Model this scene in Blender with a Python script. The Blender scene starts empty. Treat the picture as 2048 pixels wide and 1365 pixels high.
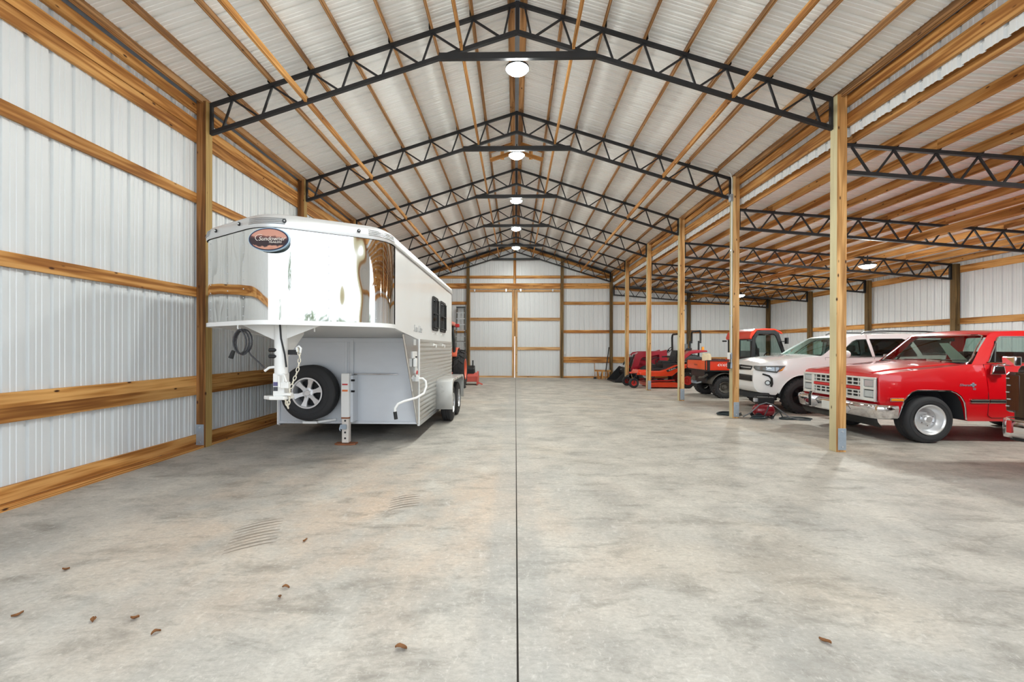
import bpy, bmesh, math, random
from mathutils import Vector, Matrix, Euler
random.seed(7)
R = math.radians
SC = bpy.context.scene
COL = SC.collection

# ---------------------------------------------------------------- camera
cam_d = bpy.data.cameras.new('camera'); cam = bpy.data.objects.new('camera', cam_d); COL.objects.link(cam)
cam.location = (0, 0, 1.506)
cam_d.sensor_width = 36.0
cam_d.lens = 881.8 / 2048 * 36.0
cam_d.shift_x = 12.0 / 2048
cam_d.shift_y = 14.5 / 2048
cam_d.clip_start = 0.05; cam_d.clip_end = 500
cam.rotation_euler = (Matrix.Rotation(0.0211, 4, 'Z') @ Matrix.Rotation(R(90) - 0.002, 4, 'X') @ Matrix.Rotation(0.0024, 4, 'Z')).to_euler()
SC.camera = cam

# ---------------------------------------------------------------- sky and exposure
world = bpy.data.worlds.new('sky'); SC.world = world; world.use_nodes = True
_n = world.node_tree.nodes; _l = world.node_tree.links
_bg = _n['Background']
_tc = _n.new('ShaderNodeTexCoord'); _sx = _n.new('ShaderNodeSeparateXYZ'); _mr = _n.new('ShaderNodeMapRange'); _mx = _n.new('ShaderNodeMix')
_mx.data_type = 'RGBA'
_mr.inputs['From Min'].default_value = -0.05; _mr.inputs['From Max'].default_value = 0.9
_mx.inputs[6].default_value = (0.88, 0.94, 1.0, 1); _mx.inputs[7].default_value = (0.70, 0.84, 1.0, 1)
_l.new(_tc.outputs['Generated'], _sx.inputs[0]); _l.new(_sx.outputs['Z'], _mr.inputs['Value'])
_l.new(_mr.outputs['Result'], _mx.inputs[0]); _l.new(_mx.outputs[2], _bg.inputs['Color'])
SKY = 2.45; LAMP = 285.0
_bg.inputs['Strength'].default_value = SKY
sun_d = bpy.data.lights.new('sun', 'SUN'); sun_d.energy = 3.0; sun_d.angle = R(3); sun_d.color = (1.0, 0.96, 0.9)
sun = bpy.data.objects.new('sun', sun_d); COL.objects.link(sun); sun.rotation_euler = (R(-38), R(14), 0)   # high behind the building: lights the yard
SC.view_settings.view_transform = 'Standard'; SC.view_settings.look = 'None'
SC.view_settings.gamma = 1.0; SC.view_settings.use_curve_mapping = False
SC.view_settings.exposure = 0.17
SC.cycles.use_denoising = True
SC.cycles.sample_clamp_indirect = 5.0
SC.cycles.caustics_reflective = False; SC.cycles.caustics_refractive = False
SC.cycles.max_bounces = 10; SC.cycles.diffuse_bounces = 5; SC.cycles.glossy_bounces = 4
SC.cycles.transparent_max_bounces = 12; SC.cycles.transmission_bounces = 6

# ---------------------------------------------------------------- materials
def lin(c):
    return tuple((x / 255.0 / 12.92) if x / 255.0 <= 0.04045 else ((x / 255.0 + 0.055) / 1.055) ** 2.4 for x in c)
def rgba(c): return (*lin(c), 1)
MATS = {}
def nt(name):
    m = bpy.data.materials.new(name); m.use_nodes = True; t = m.node_tree
    return m, t, t.nodes, t.links, t.nodes['Principled BSDF']
def mat(name, col, rough=0.5, metal=0.0, var=0.08, scale=6.0, coat=0.0, bump=0.0, bscale=60.0, spec=0.5, stretch=(1, 1, 1)):
    """painted / plain surface: base colour with a little procedural variation in colour and gloss"""
    if name in MATS: return MATS[name]
    m, t, n, l, b = nt(name)
    tc = n.new('ShaderNodeTexCoord'); mp = n.new('ShaderNodeMapping'); mp.inputs['Scale'].default_value = stretch
    nz = n.new('ShaderNodeTexNoise'); nz.inputs['Scale'].default_value = scale; nz.inputs['Detail'].default_value = 5
    l.new(tc.outputs['Object'], mp.inputs[0]); l.new(mp.outputs[0], nz.inputs['Vector'])
    mx = n.new('ShaderNodeMix'); mx.data_type = 'RGBA'
    c = lin(col)
    mx.inputs[6].default_value = (*[max(0, x * (1 - var)) for x in c], 1)
    mx.inputs[7].default_value = (*[min(1, x * (1 + var)) for x in c], 1)
    l.new(nz.outputs['Fac'], mx.inputs[0]); l.new(mx.outputs[2], b.inputs['Base Color'])
    mr = n.new('ShaderNodeMapRange'); mr.inputs['To Min'].default_value = max(0.01, rough * 0.85); mr.inputs['To Max'].default_value = min(1, rough * 1.15)
    l.new(nz.outputs['Fac'], mr.inputs['Value']); l.new(mr.outputs[0], b.inputs['Roughness'])
    b.inputs['Metallic'].default_value = metal
    b.inputs['Specular IOR Level'].default_value = spec
    if coat: b.inputs['Coat Weight'].default_value = coat; b.inputs['Coat Roughness'].default_value = 0.04
    if bump:
        n2 = n.new('ShaderNodeTexNoise'); n2.inputs['Scale'].default_value = bscale; n2.inputs['Detail'].default_value = 3
        l.new(mp.outputs[0], n2.inputs['Vector'])
        bp = n.new('ShaderNodeBump'); bp.inputs['Strength'].default_value = bump; bp.inputs['Distance'].default_value = 0.02
        l.new(n2.outputs['Fac'], bp.inputs['Height']); l.new(bp.outputs[0], b.inputs['Normal'])
    MATS[name] = m; return m
def emit(name, col, s):
    m, t, n, l, b = nt(name)
    b.inputs['Base Color'].default_value = (1, 1, 1, 1)
    b.inputs['Emission Color'].default_value = (*col, 1); b.inputs['Emission Strength'].default_value = s
    MATS[name] = m; return m
def wood(name, c_light, c_mid, c_dark, knots=True, rough=0.65):
    """sawn pine: the board runs along local X"""
    m, t, n, l, b = nt(name)
    tc = n.new('ShaderNodeTexCoord'); oi = n.new('ShaderNodeObjectInfo')
    mul = n.new('ShaderNodeMath'); mul.operation = 'MULTIPLY'; mul.inputs[1].default_value = 61.7
    l.new(oi.outputs['Random'], mul.inputs[0])
    add = n.new('ShaderNodeVectorMath'); add.operation = 'ADD'
    cmb = n.new('ShaderNodeCombineXYZ'); l.new(mul.outputs[0], cmb.inputs[0]); l.new(mul.outputs[0], cmb.inputs[1])
    l.new(tc.outputs['Object'], add.inputs[0]); l.new(cmb.outputs[0], add.inputs[1])
    def mapped(s):
        mp = n.new('ShaderNodeMapping'); mp.inputs['Scale'].default_value = s; l.new(add.outputs[0], mp.inputs[0]); return mp.outputs[0]
    w = n.new('ShaderNodeTexWave'); w.wave_type = 'BANDS'; w.bands_direction = 'Y'
    w.inputs['Scale'].default_value = 1.0; w.inputs['Distortion'].default_value = 9.0; w.inputs['Detail'].default_value = 3; w.inputs['Detail Scale'].default_value = 0.8
    l.new(mapped((0.7, 13, 13)), w.inputs['Vector'])
    nz = n.new('ShaderNodeTexNoise'); nz.inputs['Scale'].default_value = 1.0; nz.inputs['Detail'].default_value = 6
    l.new(mapped((0.9, 26, 26)), nz.inputs['Vector'])
    big = n.new('ShaderNodeTexNoise'); big.inputs['Scale'].default_value = 1.0; big.inputs['Detail'].default_value = 2
    l.new(mapped((0.8, 2.2, 2.2)), big.inputs['Vector'])
    s1 = n.new('ShaderNodeMath'); s1.operation = 'MULTIPLY_ADD'; s1.inputs[1].default_value = 0.5
    l.new(w.outputs['Fac'], s1.inputs[0])
    s2 = n.new('ShaderNodeMath'); s2.operation = 'MULTIPLY'; s2.inputs[1].default_value = 0.54
    l.new(nz.outputs['Fac'], s2.inputs[0]); l.new(s2.outputs[0], s1.inputs[2])
    cr = n.new('ShaderNodeValToRGB'); e = cr.color_ramp.elements
    e[0].position = 0.18; e[0].color = rgba(c_dark); e[1].position = 0.82; e[1].color = rgba(c_light)
    k = e.new(0.5); k.color = rgba(c_mid)
    l.new(s1.outputs[0], cr.inputs[0])
    tone = n.new('ShaderNodeMix'); tone.data_type = 'RGBA'; tone.blend_type = 'MULTIPLY'
    tr = n.new('ShaderNodeValToRGB'); te = tr.color_ramp.elements; te[0].position = 0.3; te[0].color = (0.72, 0.64, 0.55, 1); te[1].position = 0.7; te[1].color = (1.12, 1.08, 1.0, 1)
    l.new(big.outputs['Fac'], tr.inputs[0]); l.new(tr.outputs[0], tone.inputs[7]); l.new(cr.outputs[0], tone.inputs[6]); tone.inputs[0].default_value = 0.8
    out = tone.outputs[2]
    # every board its own shade
    hv = n.new('ShaderNodeHueSaturation'); vr = n.new('ShaderNodeMapRange'); vr.inputs['To Min'].default_value = 0.82; vr.inputs['To Max'].default_value = 1.14
    l.new(oi.outputs['Random'], vr.inputs['Value']); l.new(vr.outputs[0], hv.inputs['Value']); l.new(out, hv.inputs['Color']); out = hv.outputs[0]
    if knots:
        v = n.new('ShaderNodeTexVoronoi'); v.feature = 'F1'; v.inputs['Scale'].default_value = 1.0; v.inputs['Randomness'].default_value = 1.0
        l.new(mapped((3.4, 8.5, 8.5)), v.inputs['Vector'])
        kr = n.new('ShaderNodeValToRGB'); ke = kr.color_ramp.elements
        ke[0].position = 0.065; ke[0].color = (1, 1, 1, 1); ke[1].position = 0.125; ke[1].color = (0, 0, 0, 1)
        l.new(v.outputs['Distance'], kr.inputs[0])
        km = n.new('ShaderNodeMix'); km.data_type = 'RGBA'; l.new(kr.outputs[0], km.inputs[0]); l.new(out, km.inputs[6]); km.inputs[7].default_value = rgba((70, 38, 20)); out = km.outputs[2]
    l.new(out, b.inputs['Base Color']); b.inputs['Roughness'].default_value = rough
    b.inputs['Specular IOR Level'].default_value = 0.3
    bp = n.new('ShaderNodeBump'); bp.inputs['Strength'].default_value = 0.12; bp.inputs['Distance'].default_value = 0.004
    l.new(nz.outputs['Fac'], bp.inputs['Height']); l.new(bp.outputs[0], b.inputs['Normal'])
    MATS[name] = m; return m
def glass(name, tint, opac=0.0):
    """thin pane: see-through tinted sheet with a Fresnel reflection"""
    m = bpy.data.materials.new(name); m.use_nodes = True; t = m.node_tree; n = t.nodes; l = t.links
    for x in list(n): n.remove(x)
    o = n.new('ShaderNodeOutputMaterial'); tr = n.new('ShaderNodeBsdfTransparent'); g = n.new('ShaderNodeBsdfGlossy'); g.inputs['Roughness'].default_value = 0.01
    tc = n.new('ShaderNodeTexCoord'); nz = n.new('ShaderNodeTexNoise'); nz.inputs['Scale'].default_value = 3
    cm = n.new('ShaderNodeMix'); cm.data_type = 'RGBA'; cm.inputs[6].default_value = (*[x * 0.95 for x in tint], 1); cm.inputs[7].default_value = (*tint, 1)
    l.new(tc.outputs['Object'], nz.inputs['Vector']); l.new(nz.outputs['Fac'], cm.inputs[0]); l.new(cm.outputs[2], tr.inputs['Color'])
    f = n.new('ShaderNodeFresnel'); ge = n.new('ShaderNodeNewGeometry'); io = n.new('ShaderNodeMapRange')
    io.inputs['To Min'].default_value = 1.5; io.inputs['To Max'].default_value = 1 / 1.5     # same reflection from either face of the thin pane
    l.new(ge.outputs['Backfacing'], io.inputs['Value']); l.new(io.outputs[0], f.inputs['IOR']); mx = n.new('ShaderNodeMixShader')
    l.new(f.outputs[0], mx.inputs[0]); l.new(tr.outputs[0], mx.inputs[1]); l.new(g.outputs[0], mx.inputs[2]); l.new(mx.outputs[0], o.inputs['Surface'])
    MATS[name] = m; return m

# ---------------------------------------------------------------- mesh helpers
class MB:
    def __init__(s): s.v = []; s.f = []
    def add(s, vs, fs):
        o = len(s.v); s.v += [tuple(p) for p in vs]; s.f += [tuple(i + o for i in q) for q in fs]; return s
    def box(s, x0, x1, y0, y1, z0, z1):
        return s.add([(x0, y0, z0), (x1, y0, z0), (x1, y1, z0), (x0, y1, z0), (x0, y0, z1), (x1, y0, z1), (x1, y1, z1), (x0, y1, z1)],
                     [(3, 2, 1, 0), (4, 5, 6, 7), (0, 1, 5, 4), (1, 2, 6, 5), (2, 3, 7, 6), (3, 0, 4, 7)])
    def cbox(s, c, d): return s.box(c[0] - d[0] / 2, c[0] + d[0] / 2, c[1] - d[1] / 2, c[1] + d[1] / 2, c[2] - d[2] / 2, c[2] + d[2] / 2)
    def beam(s, p0, p1, w, h, up=(0, 0, 1)):
        """rectangular bar from p0 to p1; h along up, w across"""
        p0 = Vector(p0); p1 = Vector(p1); d = (p1 - p0).normalized(); up = Vector(up)
        sd = d.cross(up)
        if sd.length < 1e-5: sd = d.cross(Vector((1, 0, 0)))
        sd.normalize(); up = sd.cross(d).normalized(); a = sd * w / 2; b = up * h / 2
        vs = [p + q for p in (p0, p1) for q in (-a - b, a - b, a + b, -a + b)]
        return s.add(vs, [(3, 2, 1, 0), (4, 5, 6, 7), (0, 1, 5, 4), (1, 2, 6, 5), (2, 3, 7, 6), (3, 0, 4, 7)])
    def cyl(s, p0, p1, r, r2=None, n=14, cap=True):
        r2 = r if r2 is None else r2
        p0 = Vector(p0); p1 = Vector(p1); d = (p1 - p0).normalized(); a = d.orthogonal().normalized(); b = d.cross(a)
        vs = []
        for p, rr in ((p0, r), (p1, r2)):
            for i in range(n):
                t = 2 * math.pi * i / n; vs.append(p + a * math.cos(t) * rr + b * math.sin(t) * rr)
        fs = [(i, (i + 1) % n, n + (i + 1) % n, n + i) for i in range(n)]
        if cap: fs += [tuple(range(n - 1, -1, -1)), tuple(range(n, 2 * n))]
        return s.add(vs, fs)
    def tube(s, pts, r, n=8, closed=False):
        P = [Vector(p) for p in pts]; m = len(P); vs = []; fs = []; prev = None
        for i, p in enumerate(P):
            if closed: d = P[(i + 1) % m] - P[i - 1]
            else: d = P[min(i + 1, m - 1)] - P[max(i - 1, 0)]
            d.normalize()
            if prev is None: a = d.orthogonal().normalized()
            else:
                a = prev - d * prev.dot(d)
                a = a.normalized() if a.length > 1e-6 else d.orthogonal().normalized()
            prev = a; b = d.cross(a); rr = r[i] if isinstance(r, (list, tuple)) else r
            for k in range(n):
                t = 2 * math.pi * k / n; vs.append(p + a * math.cos(t) * rr + b * math.sin(t) * rr)
        for i in range(m if closed else m - 1):
            j = (i + 1) % m
            for k in range(n): fs.append((i * n + k, i * n + (k + 1) % n, j * n + (k + 1) % n, j * n + k))
        if not closed: fs += [tuple(range(n - 1, -1, -1)), tuple(range((m - 1) * n, m * n))]
        return s.add(vs, fs)
    def lathe(s, prof, c, axis='y', n=32, a0=0.0, a1=None):
        """prof: (radius, offset along axis) list turned about the axis through c"""
        c = Vector(c); full = a1 is None; a1 = 2 * math.pi if full else a1
        ax = {'x': (Vector((1, 0, 0)), Vector((0, 1, 0)), Vector((0, 0, 1))), 'y': (Vector((0, 1, 0)), Vector((0, 0, 1)), Vector((1, 0, 0))), 'z': (Vector((0, 0, 1)), Vector((1, 0, 0)), Vector((0, 1, 0)))}[axis]
        vs = []; fs = []; m = len(prof); k = n if full else n + 1
        for i in range(k):
            t = a0 + (a1 - a0) * i / n
            for r, o in prof: vs.append(c + ax[0] * o + (ax[1] * math.cos(t) + ax[2] * math.sin(t)) * r)
        for i in range(n):
            j = (i + 1) % k
            for q in range(m - 1): fs.append((i * m + q, j * m + q, j * m + q + 1, i * m + q + 1))
        return s.add(vs, fs)
    def prism(s, poly, axis, a, b):
        def P(p, q): return {'x': (q, p[0], p[1]), 'y': (p[0], q, p[1]), 'z': (p[0], p[1], q)}[axis]
        n = len(poly); vs = [P(p, a) for p in poly] + [P(p, b) for p in poly]
        return s.add(vs, [tuple(range(n - 1, -1, -1)), tuple(range(n, 2 * n))] + [(i, (i + 1) % n, n + (i + 1) % n, n + i) for i in range(n)])
    def grid(s, rows):
        m = len(rows[0]); vs = [p for r in rows for p in r]
        return s.add(vs, [(i * m + j, i * m + j + 1, (i + 1) * m + j + 1, (i + 1) * m + j) for i in range(len(rows) - 1) for j in range(m - 1)])
    def sphere(s, c, r, n=12, m=8):
        rr = r if isinstance(r, (tuple, list)) else (r, r, r)
        rows = [[(c[0] + rr[0] * math.sin(math.pi * i / m) * math.cos(2 * math.pi * j / n), c[1] + rr[1] * math.sin(math.pi * i / m) * math.sin(2 * math.pi * j / n), c[2] + rr[2] * math.cos(math.pi * i / m)) for j in range(n + 1)] for i in range(m + 1)]
        return s.grid(rows)
    def mesh(s, name, smooth=35, weld=True):
        me = bpy.data.meshes.new(name); bm = bmesh.new()
        vv = [bm.verts.new(p) for p in s.v]
        for q in s.f:
            try: bm.faces.new([vv[i] for i in q])
            except ValueError: pass
        if weld: bmesh.ops.remove_doubles(bm, verts=bm.verts, dist=1e-5)
        bmesh.ops.recalc_face_normals(bm, faces=bm.faces)
        bm.to_mesh(me); bm.free()
        if smooth:
            me.polygons.foreach_set('use_smooth', [True] * len(me.polygons)); me.set_sharp_from_angle(angle=R(smooth))
        return me
    def build(s, name, m, parent=None, smooth=35, bevel=0, seg=2, solid=0, ang=40):
        return link(name, s.mesh(name, smooth), m, parent, bevel, seg, solid, ang)
def link(name, me, m, parent=None, bevel=0, seg=2, solid=0, ang=40):
    o = bpy.data.objects.new(name, me); COL.objects.link(o)
    if m is not None:
        if len(me.materials) == 0: me.materials.append(m)
    if parent is not None: o.parent = parent
    if solid:
        k = o.modifiers.new('solid', 'SOLIDIFY'); k.thickness = abs(solid); k.offset = -1 if solid > 0 else 1
    if bevel:
        k = o.modifiers.new('bevel', 'BEVEL'); k.width = bevel; k.segments = seg; k.limit_method = 'ANGLE'; k.angle_limit = R(ang)
    return o
def empty(name, loc=(0, 0, 0), rz=0.0, parent=None):
    o = bpy.data.objects.new(name, None); COL.objects.link(o); o.location = loc; o.rotation_euler = (0, 0, rz); o.empty_display_size = 0.2
    if parent is not None: o.parent = parent
    return o
def thing(name, label, cat, loc=(0, 0, 0), rz=0.0, group=None):
    o = empty(name, loc, rz); return tag(o, label, cat, group)
def tag(o, label, cat, group=None):
    o['label'] = label; o['category'] = cat
    if group: o['group'] = group
    return o
def struct(o): o['kind'] = 'structure'; return o
def stuff(o): o['kind'] = 'stuff'; return o
_boards = {}
def board(name, p0, p1, w, t, m, parent=None, up=(0, 0, 1)):
    """timber from p0 to p1 (centre line); w along 'up', t across. Mesh runs along local X, shared between alike boards."""
    p0 = Vector(p0); p1 = Vector(p1); L = round((p1 - p0).length, 3); key = (L, w, t, m.name)
    if key not in _boards:
        me = MB().box(0, L, -t / 2, t / 2, -w / 2, w / 2).mesh(name, 0); me.materials.append(m); _boards[key] = me
    x = (p1 - p0).normalized(); z = Vector(up); y = z.cross(x).normalized(); z = x.cross(y)
    o = bpy.data.objects.new(name, _boards[key]); COL.objects.link(o)
    if parent is not None: o.parent = parent
    mw = Matrix.Identity(4)
    for i in range(3): mw[i][0] = x[i]; mw[i][1] = y[i]; mw[i][2] = z[i]; mw[i][3] = p0[i]
    o.matrix_local = mw
    return o
def text(name, s, m, parent, loc, rot, size, ext=0.001, shear=0.0, sx=1.0, align='CENTER'):
    c = bpy.data.curves.new(name, 'FONT'); c.body = s; c.size = size; c.extrude = ext; c.align_x = align; c.align_y = 'CENTER'; c.shear = shear
    c.materials.append(m); c.resolution_u = 3
    tmp = bpy.data.objects.new(name, c); me = bpy.data.meshes.new_from_object(tmp); bpy.data.objects.remove(tmp); bpy.data.curves.remove(c)
    o = bpy.data.objects.new(name, me); COL.objects.link(o); o.parent = parent; o.location = loc; o.rotation_euler = rot; o.scale = (sx, 1, 1)
    if not me.materials: me.materials.append(m)
    return o
def copy_tree(o, parent=None):
    c = o.copy(); COL.objects.link(c)
    if parent is not None: c.parent = parent
    for ch in list(o.children): copy_tree(ch, c)
    return c
def arc(cx, cz, r, a0, a1, n=8): return [(cx + r * math.cos(R(a0 + (a1 - a0) * i / n)), cz + r * math.sin(R(a0 + (a1 - a0) * i / n))) for i in range(n + 1)]
def rrect(x0, x1, z0, z1, r, n=4):
    return arc(x1 - r, z1 - r, r, 0, 90, n) + arc(x0 + r, z1 - r, r, 90, 180, n) + arc(x0 + r, z0 + r, r, 180, 270, n) + arc(x1 - r, z0 + r, r, 270, 360, n)
def interp(x, pts):
    if x <= pts[0][0]: return pts[0][1]
    for (a, b), (c, d) in zip(pts, pts[1:]):
        if x <= c: return b + (d - b) * (x - a) / (c - a)
    return pts[-1][1]
def subdiv_outline(ol, step):
    """insert points where the outline crosses the cutting grid, so that side sheets and strips share vertices"""
    out = []; n = len(ol)
    for i in range(n):
        a = ol[i]; b = ol[(i + 1) % n]; ts = {0.0}
        for k in (0, 1):
            d = b[k] - a[k]
            if abs(d) > 1e-9:
                lo, hi = sorted((a[k], b[k])); q = math.ceil(lo / step + 1e-6)
                while q * step < hi - 1e-6: ts.add((q * step - a[k]) / d); q += 1
        last = None
        for t in sorted(ts):
            p = (a[0] + (b[0] - a[0]) * t, a[1] + (b[1] - a[1]) * t)
            if last is None or math.hypot(p[0] - last[0], p[1] - last[1]) > 2e-3: out.append((p, i)); last = p
    return out
def sheet2d(ol, holes, step):
    """triangulated flat sheet of an outline (x,z) with holes, cut by a grid so that it can be bent"""
    bm = bmesh.new(); es = []
    for loop in [ol] + holes:
        vs = [bm.verts.new((p[0], 0, p[1])) for p in loop]
        es += [bm.edges.new((vs[i], vs[(i + 1) % len(vs)])) for i in range(len(vs))]
    bmesh.ops.triangle_fill(bm, use_beauty=True, use_dissolve=False, edges=es)
    xs = [p[0] for p in ol]; zs = [p[1] for p in ol]
    for k, lo, hi in ((0, min(xs), max(xs)), (2, min(zs), max(zs))):
        q = math.ceil(lo / step)
        while q * step < hi:
            co = [0, 0, 0]; co[k] = q * step; no = [0, 0, 0]; no[k] = 1
            bmesh.ops.bisect_plane(bm, geom=bm.verts[:] + bm.edges[:] + bm.faces[:], plane_co=co, plane_no=no, dist=1e-4); q += 1
    bmesh.ops.remove_doubles(bm, verts=bm.verts, dist=1e-4)
    bm.verts.index_update()
    vs = [(v.co.x, v.co.z) for v in bm.verts]; fs = [[v.index for v in f.verts] for f in bm.faces]; bm.free()
    return vs, fs
def shell(outline, yf, open_segs=(), holes=(), step=0.12, nc=8, crown=None, sides=(-1, 1)):
    """vehicle shell: side sheets at +-yf(x,z) joined by strips along the outline (segments in open_segs stay open)"""
    mb = MB(); so = subdiv_outline(outline, step); pts = [p for p, _ in so]
    vs, fs = sheet2d(pts, [[p for p, _ in subdiv_outline(list(h), step)] for h in holes], step)
    for sd in sides: mb.add([(x, sd * yf(x, z), z) for x, z in vs], fs)
    cf = crown or (lambda x, z: 0.0)
    n = len(pts)
    for i in range(n):
        if so[i][1] in open_segs: continue
        rows = []
        for p in (pts[i], pts[(i + 1) % n]):
            y = yf(*p); c = cf(*p)
            rows.append([(p[0], y * (2 * k / nc - 1), p[1] + c * (1 - (2 * k / nc - 1) ** 2)) for k in range(nc + 1)])
        mb.grid(rows)
    return mb
def panel(poly, yf, off, sd=-1, step=0.12):
    """a bent sheet lying 'off' outside the vehicle side"""
    pts = [p for p, _ in subdiv_outline(list(poly), step)]; vs, fs = sheet2d(pts, [], step); mb = MB()
    mb.add([(x, sd * (yf(x, z) + off), z) for x, z in vs], fs); return mb
# ---------------------------------------------------------------- shared materials
PINE = wood('pine', (226, 176, 112), (198, 142, 78), (146, 92, 44))
PINE2 = wood('brown_backlit_pine', (200, 158, 112), (168, 124, 80), (114, 78, 46))  # backlit shade of the roof purlins put into the brown; also tool handles
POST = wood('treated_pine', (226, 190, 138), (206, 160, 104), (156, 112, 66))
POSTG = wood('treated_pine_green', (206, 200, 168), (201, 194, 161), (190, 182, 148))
POSTLIT = wood('treated_pine_lit', (204, 178, 120), (184, 154, 96), (146, 116, 68))  # aisle face of the left posts: sunlight put into a paler colour
POSTSH = wood('treated_pine_shaded', (170, 124, 76), (140, 96, 54), (96, 64, 34))  # left posts: their shade put into a browner colour
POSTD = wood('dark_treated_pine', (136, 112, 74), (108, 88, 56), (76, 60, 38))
DOORW = wood('pale_pine', (228, 192, 146), (208, 168, 120), (172, 128, 86))
CLAD = mat('white_metal_sheet', (224, 227, 229), 0.36, 0, 0.03, 2.0, spec=0.5)
ROOFM = mat('white_roof_sheet', (246, 246, 244), 0.45, 0, 0.03, 2.0)
STEEL = mat('black_steel', (26, 27, 31), 0.5, 0.0, 0.25, 8)
GALV = mat('galvanised_steel', (170, 182, 194), 0.42, 0.6, 0.12, 22)
FLASH = mat('grey_flashing', (172, 184, 198), 0.45, 0.2, 0.15, 9)
CHROME = mat('chrome', (235, 235, 238), 0.06, 1.0, 0.02, 3)
ALU = mat('aluminium', (205, 208, 212), 0.32, 0.85, 0.06, 12, stretch=(1, 1, 6))
BLACKP = mat('black_plastic', (24, 25, 27), 0.5, 0, 0.2, 14)
RUBBER = mat('tyre_rubber', (46, 46, 48), 0.75, 0, 0.25, 10, bump=0.15, bscale=90)
WHITEP = mat('white_enamel', (236, 236, 234), 0.3, 0, 0.03, 5, coat=0.3)
WPVC = mat('white_conduit', (232, 232, 230), 0.4, 0, 0.03, 5)
BOLT = mat('zinc_bolt', (210, 214, 218), 0.3, 0.8, 0.05, 30)

# ---------------------------------------------------------------- plan of the building
D1 = 6.476; BAY = 3.05; XL = -4.615; XR = 4.644; RX = 0.02
YB = D1 + 5 * BAY                    # front face of the back wall posts
YF = -1.30                           # open front end
WL = -4.795; WR = 12.45; YW = YB + 0.20
def ztop(x): return 6.655 - 0.318 * abs(x - RX)     # top of the main trusses
def zlean(x): return 4.51 - 0.0835 * (x - 4.86)     # top of the lean-to trusses

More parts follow.
